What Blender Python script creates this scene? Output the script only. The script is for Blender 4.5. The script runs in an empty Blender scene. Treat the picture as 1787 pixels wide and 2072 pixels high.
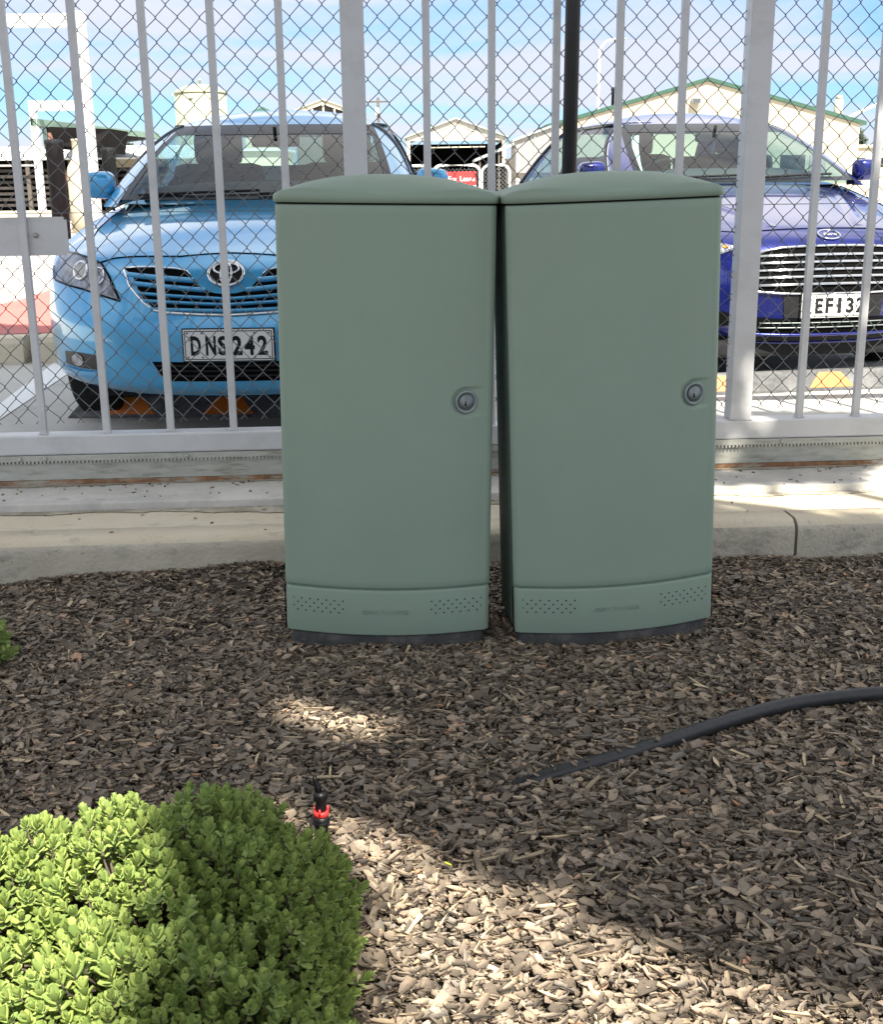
import bpy, bmesh, math, random
import numpy as np
from mathutils import Vector, Matrix
R = math.radians
rnd = random.Random(7)
scene = bpy.context.scene
col = scene.collection

# ------------------------------------------------------------------ camera
CAM_H = 1.08
cd = bpy.data.cameras.new("camera")
cam = bpy.data.objects.new("camera", cd)
col.objects.link(cam)
cam.matrix_world = Matrix.Translation((0, 0, CAM_H)) @ Matrix.Rotation(R(90 - 15.55), 4, 'X') @ Matrix.Rotation(R(-0.63), 4, 'Z')
cd.sensor_fit = 'VERTICAL'
cd.sensor_height = 36.0
cd.lens = 36.0 * 2411.0 / 2072.0
cd.clip_start = 0.05
cd.clip_end = 3000
scene.camera = cam

# ------------------------------------------------------------------ light
SUN_EL, SUN_AZ = 52.0, 20.0          # azimuth measured to the right of straight behind the camera
S = Vector((math.sin(R(SUN_AZ)) * math.cos(R(SUN_EL)), -math.cos(R(SUN_AZ)) * math.cos(R(SUN_EL)), math.sin(R(SUN_EL))))
sl = bpy.data.lights.new("sun", 'SUN')
sl.energy = 5.0
sl.angle = R(0.55)
sl.color = (1.0, 0.93, 0.81)
so = bpy.data.objects.new("sun", sl)
col.objects.link(so)
so.rotation_euler = (-S).to_track_quat('-Z', 'Y').to_euler()

w = bpy.data.worlds.new("World")
scene.world = w
w.use_nodes = True
nt = w.node_tree
nt.nodes.clear()
def N(t, ty, **kw):
    n = t.nodes.new(ty)
    for k, v in kw.items():
        if k.startswith('i_'):
            key = k[2:]
            key = int(key) if key.isdigit() else key.replace('_', ' ')
            n.inputs[key].default_value = v
        else:
            setattr(n, k, v)
    return n
SKYLOW = (0.36, 0.54, 0.80, 1)
sky = N(nt, 'ShaderNodeTexSky', sky_type='NISHITA', sun_disc=False)
sky.sun_elevation = R(SUN_EL)
sky.sun_rotation = math.atan2(S.x, S.y)
sky.air_density = 1.0
sky.dust_density = 0.6
sky.ozone_density = 1.6
tc = N(nt, 'ShaderNodeTexCoord')
sep = N(nt, 'ShaderNodeSeparateXYZ')
nt.links.new(tc.outputs['Generated'], sep.inputs[0])
zz = N(nt, 'ShaderNodeMath', operation='MAXIMUM', i_1=0.0)
nt.links.new(sep.outputs[2], zz.inputs[0])
za = N(nt, 'ShaderNodeMath', operation='ADD', i_1=0.13)
nt.links.new(zz.outputs[0], za.inputs[0])
cmb = N(nt, 'ShaderNodeCombineXYZ')
for k in (0, 1):
    dv = N(nt, 'ShaderNodeMath', operation='DIVIDE')
    nt.links.new(sep.outputs[k], dv.inputs[0])
    nt.links.new(za.outputs[0], dv.inputs[1])
    nt.links.new(dv.outputs[0], cmb.inputs[k])
mp = N(nt, 'ShaderNodeMapping')
mp.inputs['Scale'].default_value = (0.55, 0.85, 1)
mp.inputs['Rotation'].default_value = (0, 0, 0.35)
mp.inputs['Location'].default_value = (3.3, 1.2, 0)
nt.links.new(cmb.outputs[0], mp.inputs[0])
ns = N(nt, 'ShaderNodeTexNoise', i_Scale=1.5, i_Detail=7.0, i_Roughness=0.55, i_Distortion=0.5)
nt.links.new(mp.outputs[0], ns.inputs['Vector'])
cr = N(nt, 'ShaderNodeValToRGB')
cr.color_ramp.elements[0].position = 0.37
cr.color_ramp.elements[0].color = (0.05, 0.05, 0.05, 1)
cr.color_ramp.elements[1].position = 0.58
cr.color_ramp.elements[1].color = (0.9, 0.9, 0.9, 1)
nt.links.new(ns.outputs['Fac'], cr.inputs[0])
mx = N(nt, 'ShaderNodeMix', data_type='RGBA')
nt.links.new(cr.outputs[0], mx.inputs['Factor'])
lowf = N(nt, 'ShaderNodeMapRange', interpolation_type='SMOOTHSTEP')
lowf.inputs['From Min'].default_value = 0.10
lowf.inputs['From Max'].default_value = 0.42
nt.links.new(sep.outputs[2], lowf.inputs[0])
skm = N(nt, 'ShaderNodeMix', data_type='RGBA')
nt.links.new(lowf.outputs[0], skm.inputs['Factor'])
hz = N(nt, 'ShaderNodeMix', data_type='RGBA', blend_type='MULTIPLY')
hz.inputs['Factor'].default_value = 1.0
nt.links.new(sky.outputs[0], hz.inputs[6])
hz.inputs[7].default_value = SKYLOW
nt.links.new(hz.outputs[2], skm.inputs[6])
nt.links.new(sky.outputs[0], skm.inputs[7])
clm = N(nt, 'ShaderNodeMix', data_type='RGBA')
nt.links.new(lowf.outputs[0], clm.inputs['Factor'])
clm.inputs[6].default_value = (3.45, 3.5, 4.05, 1)
clm.inputs[7].default_value = (7.9, 7.6, 7.1, 1)
nt.links.new(skm.outputs[2], mx.inputs[6])
nt.links.new(clm.outputs[2], mx.inputs[7])
bg = N(nt, 'ShaderNodeBackground', i_Strength=0.083)
nt.links.new(mx.outputs[2], bg.inputs[0])
wo = N(nt, 'ShaderNodeOutputWorld')
nt.links.new(bg.outputs[0], wo.inputs[0])
vs = scene.view_settings
vs.view_transform = 'Standard'
vs.look = 'None'
vs.exposure = 1.6
vs.gamma = 1.0
vs.use_curve_mapping = False
scene.cycles.max_bounces = 8
scene.cycles.transparent_max_bounces = 16
scene.cycles.sample_clamp_indirect = 6.0

# ------------------------------------------------------------------ materials
def mat(name, c, rough=0.6, metal=0.0, var=0.12, vscale=8.0, bump=0.0, bscale=60.0, coat=0.0, spots=None, spec=0.5, c2=None, detail=4.0, aniso=(1, 1, 1), dark=None):
    m = bpy.data.materials.new(name)
    m.use_nodes = True
    t = m.node_tree
    b = t.nodes['Principled BSDF']
    b.inputs['Roughness'].default_value = rough
    b.inputs['Metallic'].default_value = metal
    b.inputs['Specular IOR Level'].default_value = spec
    b.inputs['Coat Weight'].default_value = coat
    b.inputs['Coat Roughness'].default_value = 0.04
    tcn = N(t, 'ShaderNodeTexCoord')
    mpn = N(t, 'ShaderNodeMapping')
    mpn.inputs['Scale'].default_value = aniso
    t.links.new(tcn.outputs['Object'], mpn.inputs[0])
    n1 = N(t, 'ShaderNodeTexNoise', i_Scale=vscale, i_Detail=detail, i_Roughness=0.6)
    t.links.new(mpn.outputs[0], n1.inputs['Vector'])
    rp = N(t, 'ShaderNodeValToRGB')
    rp.color_ramp.elements[0].position = 0.3
    rp.color_ramp.elements[1].position = 0.7
    a = tuple(max(0, x * (1 - var)) for x in c)
    d = c2 if c2 else tuple(min(1, x * (1 + var)) for x in c)
    rp.color_ramp.elements[0].color = (*a, 1)
    rp.color_ramp.elements[1].color = (*d, 1)
    t.links.new(n1.outputs['Fac'], rp.inputs[0])
    out = rp.outputs[0]
    for sp in (spots or []):   # (colour, scale, lo, hi, stretch)
        mp2 = N(t, 'ShaderNodeMapping')
        mp2.inputs['Scale'].default_value = sp[4]
        t.links.new(tcn.outputs['Object'], mp2.inputs[0])
        n2 = N(t, 'ShaderNodeTexNoise', i_Scale=sp[1], i_Detail=5.0, i_Roughness=0.7)
        t.links.new(mp2.outputs[0], n2.inputs['Vector'])
        r2 = N(t, 'ShaderNodeMapRange')
        r2.inputs['From Min'].default_value = sp[2]
        r2.inputs['From Max'].default_value = sp[3]
        t.links.new(n2.outputs['Fac'], r2.inputs[0])
        mm = N(t, 'ShaderNodeMix', data_type='RGBA')
        t.links.new(r2.outputs[0], mm.inputs['Factor'])
        t.links.new(out, mm.inputs[6])
        mm.inputs[7].default_value = (*sp[0], 1)
        out = mm.outputs[2]
    t.links.new(out, b.inputs['Base Color'])
    rr = N(t, 'ShaderNodeMapRange')
    rr.inputs['To Min'].default_value = max(0.02, rough - 0.06)
    rr.inputs['To Max'].default_value = min(1, rough + 0.06)
    t.links.new(n1.outputs['Fac'], rr.inputs[0])
    t.links.new(rr.outputs[0], b.inputs['Roughness'])
    if bump:
        n3 = N(t, 'ShaderNodeTexNoise', i_Scale=bscale, i_Detail=5.0)
        t.links.new(mpn.outputs[0], n3.inputs['Vector'])
        bp = N(t, 'ShaderNodeBump', i_Strength=bump, i_Distance=0.01)
        t.links.new(n3.outputs['Fac'], bp.inputs['Height'])
        t.links.new(bp.outputs[0], b.inputs['Normal'])
    return m

def wave_mat(name, c, cdark, scale, axis='X', rough=0.6, strength=0.6):
    """profiled sheet: bands as relief plus a slight colour change"""
    m = mat(name, c, rough)
    t = m.node_tree
    b = t.nodes['Principled BSDF']
    tcn = N(t, 'ShaderNodeTexCoord')
    wv = N(t, 'ShaderNodeTexWave', bands_direction=axis, i_Scale=scale)
    t.links.new(tcn.outputs['Object'], wv.inputs[0])
    bp = N(t, 'ShaderNodeBump', i_Strength=strength, i_Distance=0.05)
    t.links.new(wv.outputs['Fac'], bp.inputs['Height'])
    t.links.new(bp.outputs[0], b.inputs['Normal'])
    return m

rust = (0.20, 0.085, 0.03)
M = {}
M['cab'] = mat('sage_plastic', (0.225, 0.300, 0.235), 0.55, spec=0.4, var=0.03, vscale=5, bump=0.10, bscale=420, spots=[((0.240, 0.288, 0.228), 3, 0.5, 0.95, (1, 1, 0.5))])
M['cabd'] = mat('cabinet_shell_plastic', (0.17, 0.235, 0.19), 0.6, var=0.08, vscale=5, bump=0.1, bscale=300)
M['plinth'] = mat('dusty_black_plastic', (0.034, 0.035, 0.034), 0.7, var=0.4, vscale=18, bump=0.3, bscale=90, spots=[((0.13, 0.12, 0.105), 16, 0.52, 0.8, (1, 1, 1))])
M['black'] = mat('black_rubber', (0.012, 0.012, 0.013), 0.75, spec=0.2, var=0.3, vscale=20)
M['blackgloss'] = mat('black_gloss', (0.01, 0.01, 0.012), 0.25, var=0.2)
M['hole'] = mat('dark_recess', (0.004, 0.004, 0.004), 0.95, var=0.1, spec=0.05)
M['lock'] = mat('lock_metal', (0.17, 0.19, 0.19), 0.45, metal=0.6, var=0.12, vscale=60)
M['lockring'] = mat('lock_ring', (0.22, 0.26, 0.25), 0.4, metal=0.3, var=0.1, vscale=40)
M['alu'] = mat('powder_coated_aluminium', (0.56, 0.56, 0.56), 0.42, metal=0.1, var=0.05, vscale=6, bump=0.04, bscale=200,
               spots=[((0.33, 0.25, 0.17), 14, 0.68, 0.82, (3, 3, 0.6)), ((0.42, 0.42, 0.40), 4, 0.5, 0.85, (1, 1, 2)), ((0.16, 0.085, 0.04), 30, 0.735, 0.775, (1, 1, 1))])
M['zinc'] = mat('galvanised_rail', (0.42, 0.42, 0.37), 0.5, metal=0.2, var=0.12, vscale=10, aniso=(1, 1, 4), spots=[((0.20, 0.18, 0.13), 7, 0.50, 0.75, (1, 1, 6))])
M['silt'] = mat('washed_silt', (0.34, 0.30, 0.225), 0.95, var=0.22, vscale=14, bump=0.5, bscale=120, spots=[((0.46, 0.42, 0.34), 9, 0.45, 0.62, (1, 1, 1)), ((0.12, 0.10, 0.075), 34, 0.58, 0.68, (1, 1, 1))])
M['rust'] = mat('rusty_track', (0.24, 0.12, 0.055), 0.85, var=0.4, vscale=20, bump=0.5, bscale=80, spots=[((0.36, 0.33, 0.27), 5, 0.48, 0.62, (1, 4, 4))])
M['wire'] = mat('galvanised_wire', (0.15, 0.16, 0.16), 0.6, metal=0.1, var=0.25, vscale=60)
M['post'] = mat('black_post_paint', (0.014, 0.015, 0.018), 0.5, var=0.3, vscale=14, bump=0.1)
M['plinthc'] = mat('plinth_concrete', (0.60, 0.575, 0.52), 0.85, var=0.06, vscale=5, bump=0.25, bscale=120, spots=[((0.20, 0.18, 0.15), 9, 0.62, 0.74, (1, 1.6, 1)), ((0.36, 0.35, 0.33), 2.2, 0.45, 0.7, (1, 1, 1))])
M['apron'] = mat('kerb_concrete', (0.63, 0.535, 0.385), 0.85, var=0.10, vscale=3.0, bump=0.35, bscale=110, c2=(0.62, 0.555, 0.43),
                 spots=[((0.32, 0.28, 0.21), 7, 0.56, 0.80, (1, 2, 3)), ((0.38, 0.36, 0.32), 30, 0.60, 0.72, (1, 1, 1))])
M['kerbface'] = mat('kerb_face_shade_and_dirt', (0.46, 0.42, 0.335), 0.9, var=0.14, vscale=7, bump=0.5, bscale=90,  # kerb concrete again, darkened for the shade of its upright face and for dirt
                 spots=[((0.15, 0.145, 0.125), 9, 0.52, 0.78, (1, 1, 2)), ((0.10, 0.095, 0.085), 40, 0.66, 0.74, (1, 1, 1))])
M['yard'] = mat('yard_concrete', (0.50, 0.485, 0.44), 0.85, var=0.07, vscale=0.8, bump=0.2, bscale=60, spots=[((0.34, 0.32, 0.29), 1.3, 0.5, 0.75, (1, 1, 1))])
M['island'] = mat('island_concrete', (0.50, 0.46, 0.39), 0.85, var=0.05, vscale=1.2, bump=0.15)
M['pink'] = mat('faded_red_paint', (0.50, 0.13, 0.11), 0.8, var=0.10, vscale=2.0, spots=[((0.42, 0.17, 0.15), 3, 0.55, 0.75, (1, 1, 1))])
M['nozzle'] = mat('nozzle_plastic', (0.004, 0.004, 0.005), 0.45, spec=0.3)
M['white'] = mat('white_paint', (0.60, 0.60, 0.59), 0.6, var=0.05, vscale=6, spots=[((0.55, 0.54, 0.50), 10, 0.6, 0.8, (1, 1, 1))])
M['soil'] = mat('mulch_base', (0.080, 0.064, 0.047), 0.95, var=0.5, vscale=60, bump=1.0, bscale=90)
M['rubber'] = mat('wheel_stop_rubber', (0.085, 0.087, 0.09), 0.75, var=0.3, vscale=12, bump=0.5, bscale=200, spots=[((0.20, 0.20, 0.20), 8, 0.45, 0.75, (1, 1, 1))])
M['orange'] = mat('orange_reflector', (0.55, 0.14, 0.010), 0.45, var=0.1, vscale=20)
M['cream'] = mat('cream_cladding', (0.42, 0.37, 0.275), 0.7, var=0.04, vscale=0.6)
M['greentrim'] = mat('green_trim', (0.025, 0.075, 0.05), 0.5, var=0.15)
M['greensoft'] = mat('pale_green_fascia', (0.15, 0.23, 0.18), 0.6, var=0.1)
M['greywall'] = wave_mat('grey_profiled_sheet', (0.26, 0.25, 0.24), (0.3, 0.3, 0.3), 1.1)
M['shedwhite'] = wave_mat('white_profiled_sheet', (0.48, 0.45, 0.40), (0.5, 0.5, 0.5), 0.9)
M['darkint'] = mat('dark_interior', (0.007, 0.006, 0.006), 0.95, var=0.5, vscale=1, spec=0.1)
M['penrail'] = mat('shade_dark_pen_rail', (0.03, 0.025, 0.022), 0.9, var=0.4)  # dark brown, taken darker still to paint in the shadow on the rails
M['timber'] = mat('weathered_timber', (0.08, 0.07, 0.06), 0.9, var=0.35, vscale=4, aniso=(1, 1, 6))
M['tank'] = wave_mat('cream_tank_steel', (0.36, 0.37, 0.25), (0.4, 0.4, 0.3), 1.2)
M['roofgrey'] = mat('grey_roof', (0.30, 0.34, 0.32), 0.5, var=0.15, vscale=1)
M['redpaint'] = mat('red_paint', (0.62, 0.03, 0.03), 0.5, var=0.1)
M['rustpole'] = mat('rusty_pole', (0.13, 0.06, 0.04), 0.8, var=0.3, vscale=3)
M['boll'] = mat('dark_bollard', (0.013, 0.015, 0.018), 0.8, spec=0.15, var=0.5, vscale=8, bump=0.3, aniso=(1, 1, 0.3), spots=[((0.045, 0.045, 0.045), 6, 0.55, 0.85, (2, 2, 0.4))])
M['hose'] = mat('black_poly_hose', (0.020, 0.020, 0.021), 0.5, var=0.25, vscale=20, bump=0.2, bscale=60, spots=[((0.12, 0.115, 0.105), 70, 0.66, 0.78, (1, 1, 1))])
M['bark'] = mat('tree_bark', (0.10, 0.08, 0.06), 0.95, var=0.35, vscale=8, bump=1.0, bscale=20)
M['paintA'] = mat('azure_car_paint', (0.055, 0.34, 0.62), 0.30, metal=0.35, var=0.015, vscale=400, coat=1.0)
M['paintB'] = mat('deep_blue_car_paint', (0.006, 0.012, 0.135), 0.25, metal=0.55, var=0.02, vscale=400, coat=1.0)
M['chrome'] = mat('chrome', (0.78, 0.79, 0.80), 0.10, metal=1.0, var=0.01)
M['platew'] = mat('plate_white', (0.72, 0.72, 0.70), 0.4, var=0.03, vscale=30)
M['seat'] = mat('seat_fabric', (0.028, 0.034, 0.042), 0.9, var=0.2, vscale=30)
M['dash'] = mat('dashboard', (0.03, 0.036, 0.042), 0.75, var=0.2, vscale=20)
M['frit'] = mat('windscreen_frit', (0.010, 0.012, 0.016), 0.3, spec=0.15, var=0.1)
M['lampsilver'] = mat('lamp_reflector', (0.24, 0.25, 0.28), 0.35, metal=0.6, var=0.7, vscale=26, bump=1.0, bscale=30)
M['lens'] = mat('projector_lens', (0.07, 0.08, 0.09), 0.05, var=0.1, coat=1.0)
M['orangelamp'] = mat('indicator_orange', (0.9, 0.32, 0.04), 0.2, var=0.2, vscale=60)
M['yellow'] = mat('yellow_green_leaf', (0.45, 0.50, 0.06), 0.6)

def glass(name, tint, fac=0.92):
    m = bpy.data.materials.new(name)
    m.use_nodes = True
    t = m.node_tree
    t.nodes.clear()
    o = N(t, 'ShaderNodeOutputMaterial')
    tr = N(t, 'ShaderNodeBsdfTransparent', i_Color=(*tint, 1))
    gl = N(t, 'ShaderNodeBsdfGlossy', i_Roughness=0.02)
    fr = N(t, 'ShaderNodeLayerWeight', i_Blend=0.5)
    fp_ = N(t, 'ShaderNodeMath', operation='POWER', i_1=4.5)
    t.links.new(fr.outputs['Facing'], fp_.inputs[0])
    fa = N(t, 'ShaderNodeMath', operation='MULTIPLY_ADD', i_1=0.75, i_2=0.022)
    t.links.new(fp_.outputs[0], fa.inputs[0])
    ms = N(t, 'ShaderNodeMixShader')
    t.links.new(fa.outputs[0], ms.inputs[0])
    t.links.new(tr.outputs[0], ms.inputs[1])
    t.links.new(gl.outputs[0], ms.inputs[2])
    t.links.new(ms.outputs[0], o.inputs[0])
    return m
M['glass'] = glass('windscreen_glass', (0.58, 0.74, 0.74))
M['glassdark'] = glass('door_glass', (0.40, 0.55, 0.60))
M['clear'] = glass('lamp_cover', (0.92, 0.93, 0.95))

def leafmat(name, c1, c2, trans=0.25):
    m = bpy.data.materials.new(name)
    m.use_nodes = True
    t = m.node_tree
    b = t.nodes['Principled BSDF']
    g = N(t, 'ShaderNodeNewGeometry')
    rp = N(t, 'ShaderNodeValToRGB')
    rp.color_ramp.elements[0].color = (*c1, 1)
    rp.color_ramp.elements[1].color = (*c2, 1)
    t.links.new(g.outputs['Random Per Island'], rp.inputs[0])
    t.links.new(rp.outputs[0], b.inputs['Base Color'])
    b.inputs['Roughness'].default_value = 0.5
    tl = N(t, 'ShaderNodeBsdfTranslucent')
    t.links.new(rp.outputs[0], tl.inputs[0])
    ms = N(t, 'ShaderNodeMixShader', i_0=trans)
    o = t.nodes['Material Output']
    t.links.new(b.outputs[0], ms.inputs[1])
    t.links.new(tl.outputs[0], ms.inputs[2])
    t.links.new(ms.outputs[0], o.inputs[0])
    return m
M['hebe'] = leafmat('hebe_leaf', (0.17, 0.25, 0.07), (0.38, 0.47, 0.13), 0.22)
M['hebe2'] = leafmat('young_shrub_leaf', (0.25, 0.35, 0.10), (0.38, 0.46, 0.16), 0.25)
M['crown'] = leafmat('tree_leaf', (0.045, 0.085, 0.03), (0.09, 0.15, 0.05), 0.25)
M['fartree'] = leafmat('conifer_leaf', (0.022, 0.040, 0.024), (0.05, 0.075, 0.04), 0.1)

def chipmat():
    m = bpy.data.materials.new('bark_chips')
    m.use_nodes = True
    t = m.node_tree
    b = t.nodes['Principled BSDF']
    g = N(t, 'ShaderNodeNewGeometry')
    rp = N(t, 'ShaderNodeValToRGB')
    rp.color_ramp.interpolation = 'LINEAR'
    els = rp.color_ramp.elements
    data = [(0.0, (0.074, 0.058, 0.043)), (0.25, (0.136, 0.108, 0.079)), (0.5, (0.198, 0.157, 0.115)), (0.70, (0.270, 0.213, 0.155)),
            (0.80, (0.19, 0.168, 0.142)), (0.88, (0.32, 0.235, 0.165)), (0.94, (0.37, 0.290, 0.205)), (0.985, (0.45, 0.355, 0.25)), (1.0, (0.43, 0.23, 0.13))]
    els[0].position, els[0].color = data[0][0], (*data[0][1], 1)
    els[1].position, els[1].color = data[-1][0], (*data[-1][1], 1)
    for p_, c_ in data[1:-1]:
        e = els.new(p_)
        e.color = (*c_, 1)
    t.links.new(g.outputs['Random Per Island'], rp.inputs[0])
    tcn = N(t, 'ShaderNodeTexCoord')
    n1 = N(t, 'ShaderNodeTexNoise', i_Scale=150.0, i_Detail=4.0)
    t.links.new(tcn.outputs['Object'], n1.inputs['Vector'])
    mr = N(t, 'ShaderNodeMapRange')
    mr.inputs['To Min'].default_value = 0.6
    mr.inputs['To Max'].default_value = 1.35
    t.links.new(n1.outputs['Fac'], mr.inputs[0])
    mm = N(t, 'ShaderNodeMix', data_type='RGBA', blend_type='MULTIPLY')
    mm.inputs['Factor'].default_value = 1.0
    t.links.new(rp.outputs[0], mm.inputs[6])
    t.links.new(mr.outputs[0], mm.inputs[7])
    t.links.new(mm.outputs[2], b.inputs['Base Color'])
    b.inputs['Roughness'].default_value = 0.85
    bp = N(t, 'ShaderNodeBump', i_Strength=0.6, i_Distance=0.002)
    t.links.new(n1.outputs['Fac'], bp.inputs['Height'])
    t.links.new(bp.outputs[0], b.inputs['Normal'])
    return m
M['chip'] = chipmat()
def stickmat():
    m = mat('pale_wood_splinter', (0.36, 0.29, 0.20), 0.85, var=0.25, vscale=30)
    t = m.node_tree; b = t.nodes['Principled BSDF']
    src = b.inputs['Base Color'].links[0].from_socket
    g = N(t, 'ShaderNodeNewGeometry'); rp = N(t, 'ShaderNodeValToRGB')
    rp.color_ramp.elements[0].color = (0.45, 0.43, 0.42, 1); rp.color_ramp.elements[1].color = (1.55, 1.50, 1.40, 1)
    t.links.new(g.outputs['Random Per Island'], rp.inputs[0])
    mm = N(t, 'ShaderNodeMix', data_type='RGBA', blend_type='MULTIPLY'); mm.inputs['Factor'].default_value = 1.0
    t.links.new(src, mm.inputs[6]); t.links.new(rp.outputs[0], mm.inputs[7]); t.links.new(mm.outputs[2], b.inputs['Base Color'])
    return m
M['stick'] = stickmat()

# ------------------------------------------------------------------ mesh helpers
class MB:
    def __init__(s):
        s.v = []; s.f = []; s.sm = []
    def add(s, vs, fs, smooth=False):
        o = len(s.v)
        s.v += [tuple(v) for v in vs]
        s.f += [tuple(i + o for i in f) for f in fs]
        s.sm += [smooth] * len(fs)
    def box(s, x0, x1, y0, y1, z0, z1, b=0.0):
        if b <= 0:
            s.add([(x0, y0, z0), (x1, y0, z0), (x1, y1, z0), (x0, y1, z0), (x0, y0, z1), (x1, y0, z1), (x1, y1, z1), (x0, y1, z1)],
                  [(3, 2, 1, 0), (4, 5, 6, 7), (0, 1, 5, 4), (1, 2, 6, 5), (2, 3, 7, 6), (3, 0, 4, 7)])
        else:
            bm = bmesh.new()
            bmesh.ops.create_cube(bm, size=1)
            for v in bm.verts:
                v.co = Vector(((x0 + x1) / 2 + v.co.x * (x1 - x0), (y0 + y1) / 2 + v.co.y * (y1 - y0), (z0 + z1) / 2 + v.co.z * (z1 - z0)))
            bmesh.ops.bevel(bm, geom=bm.edges[:], offset=b, segments=2, affect='EDGES', profile=0.6)
            bm.verts.index_update()
            s.add([v.co[:] for v in bm.verts], [[v.index for v in f.verts] for f in bm.faces])
            bm.free()
    def tube(s, pts, r, n=8, cap=True, smooth=True, up=None):
        pts = [Vector(p) for p in pts]
        rs = r if isinstance(r, (list, tuple)) else [r] * len(pts)
        vs = []; fs = []
        ref = None
        for i, p in enumerate(pts):
            d = (pts[min(i + 1, len(pts) - 1)] - pts[max(i - 1, 0)]).normalized()
            if ref is None:
                ref = Vector((0, 0, 1)) if abs(d.z) < 0.9 else Vector((1, 0, 0))
            a = d.cross(ref)
            if a.length < 1e-6: a = d.orthogonal()
            a.normalize()
            b = d.cross(a).normalized()
            ref = a.cross(d) if False else ref
            for k in range(n):
                t = 2 * math.pi * k / n
                vs.append(p + (a * math.cos(t) + b * math.sin(t)) * rs[i])
        for i in range(len(pts) - 1):
            for k in range(n):
                k2 = (k + 1) % n
                fs.append((i * n + k, i * n + k2, (i + 1) * n + k2, (i + 1) * n + k))
        if cap:
            fs.append(tuple(range(n))[::-1]); fs.append(tuple((len(pts) - 1) * n + k for k in range(n)))
        s.add(vs, fs, smooth)
    def lathe(s, prof, c=(0, 0, 0), n=24, smooth=True):
        vs = []; fs = []
        for (r, z) in prof:
            for k in range(n):
                t = 2 * math.pi * k / n
                vs.append((c[0] + r * math.cos(t), c[1] + r * math.sin(t), c[2] + z))
        for i in range(len(prof) - 1):
            for k in range(n):
                k2 = (k + 1) % n
                fs.append((i * n + k, i * n + k2, (i + 1) * n + k2, (i + 1) * n + k))
        fs.append(tuple(range(n))[::-1]); fs.append(tuple((len(prof) - 1) * n + k for k in range(n)))
        s.add(vs, fs, smooth)
    def grid(s, P, closed_u=False, smooth=True):
        nv, nu = len(P), len(P[0])
        vs = [q for row in P for q in row]
        fs = []
        for i in range(nv - 1):
            for j in range(nu if closed_u else nu - 1):
                j2 = (j + 1) % nu
                fs.append((i * nu + j, i * nu + j2, (i + 1) * nu + j2, (i + 1) * nu + j))
        s.add(vs, fs, smooth)
    def prism(s, poly, y0, y1):   # poly in (x,z), extruded along y
        n = len(poly)
        vs = [(x, y0, z) for x, z in poly] + [(x, y1, z) for x, z in poly]
        fs = [tuple(range(n)), tuple(range(2 * n - 1, n - 1, -1))] + [((i + 1) % n, i, n + i, n + (i + 1) % n) for i in range(n)]
        s.add(vs, fs)
    def build(s, name, m, parent=None, loc=None, rot=None):
        me = bpy.data.meshes.new(name)
        me.from_pydata(s.v, [], s.f)
        me.polygons.foreach_set('use_smooth', s.sm)
        me.validate()
        me.update()
        me.materials.append(m)
        o = bpy.data.objects.new(name, me)
        col.objects.link(o)
        if parent: o.parent = parent
        if loc: o.location = loc
        if rot: o.rotation_euler = rot
        return o

def tag(o, label=None, cat=None, group=None, kind=None):
    if label: o['label'] = label
    if cat: o['category'] = cat
    if group: o['group'] = group
    if kind: o['kind'] = kind
    return o
def empty(name, loc=(0, 0, 0), rz=0.0, rot=None):
    o = bpy.data.objects.new(name, None)
    o.empty_display_size = 0.2
    col.objects.link(o)
    o.location = loc
    o.rotation_euler = rot if rot else (0, 0, rz)
    return o
def fix_normals(o):
    bm = bmesh.new(); bm.from_mesh(o.data)
    bmesh.ops.recalc_face_normals(bm, faces=bm.faces)
    bm.to_mesh(o.data); bm.free()
    return o
def bevel(o, wd, seg=2, ang=35):
    b = o.modifiers.new('bevel', 'BEVEL'); b.width = wd; b.segments = seg; b.limit_method = 'ANGLE'; b.angle_limit = R(ang)
    b.harden_normals = False
    return o
def text(name, s, size, m, parent, mtx, extrude=0.001, offset=0.0, sx=1.0, shear=0.0, spacing=1.0):
    cu = bpy.data.curves.new(name, 'FONT')
    cu.body = s; cu.size = size; cu.extrude = extrude; cu.offset = offset; cu.shear = shear; cu.space_character = spacing
    cu.align_x = 'CENTER'; cu.align_y = 'CENTER'; cu.resolution_u = 3
    tmp = bpy.data.objects.new('tmp', cu)
    col.objects.link(tmp)
    dg = bpy.context.evaluated_depsgraph_get()
    me = bpy.data.meshes.new_from_object(tmp.evaluated_get(dg))
    bpy.data.objects.remove(tmp)
    me.transform(mtx @ Matrix.Diagonal((sx, 1, 1, 1)))
    me.materials.clear(); me.materials.append(m)
    me.name = name
    o = bpy.data.objects.new(name, me)
    col.objects.link(o)
    o.parent = parent
    return o
FRONT = Matrix.Rotation(R(90), 4, 'X')      # text standing up and facing -y

GY = math.atan(0.058)                        # the gate, kerb and plinth all run at this angle
cg, sg = math.cos(GY), math.sin(GY)
def along(u, v, z=0.0, Y0=0.0):              # u along the kerb, v away from the camera
    return (cg * u - sg * v, Y0 + sg * u + cg * v, z)

# ------------------------------------------------------------------ ground, kerb, plinth
def rect_strip(name, m, v0, v1, z, u0=-9, u1=9, nu=2):
    mb = MB()
    mb.grid([[along(u0 + (u1 - u0) * i / nu, v, z) for i in range(nu + 1)] for v in (v0, v1)], smooth=False)
    return mb.build(name, m)
KV = 3.655          # kerb face distance
# yard: one sheet to the horizon
mb = MB()
mb.add([along(-900, 4.6, 0), along(900, 4.6, 0), along(900, 1500, 0), along(-900, 1500, 0)], [(0, 1, 2, 3)])
g = tag(mb.build('ground', M['yard']), kind='structure')
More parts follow.
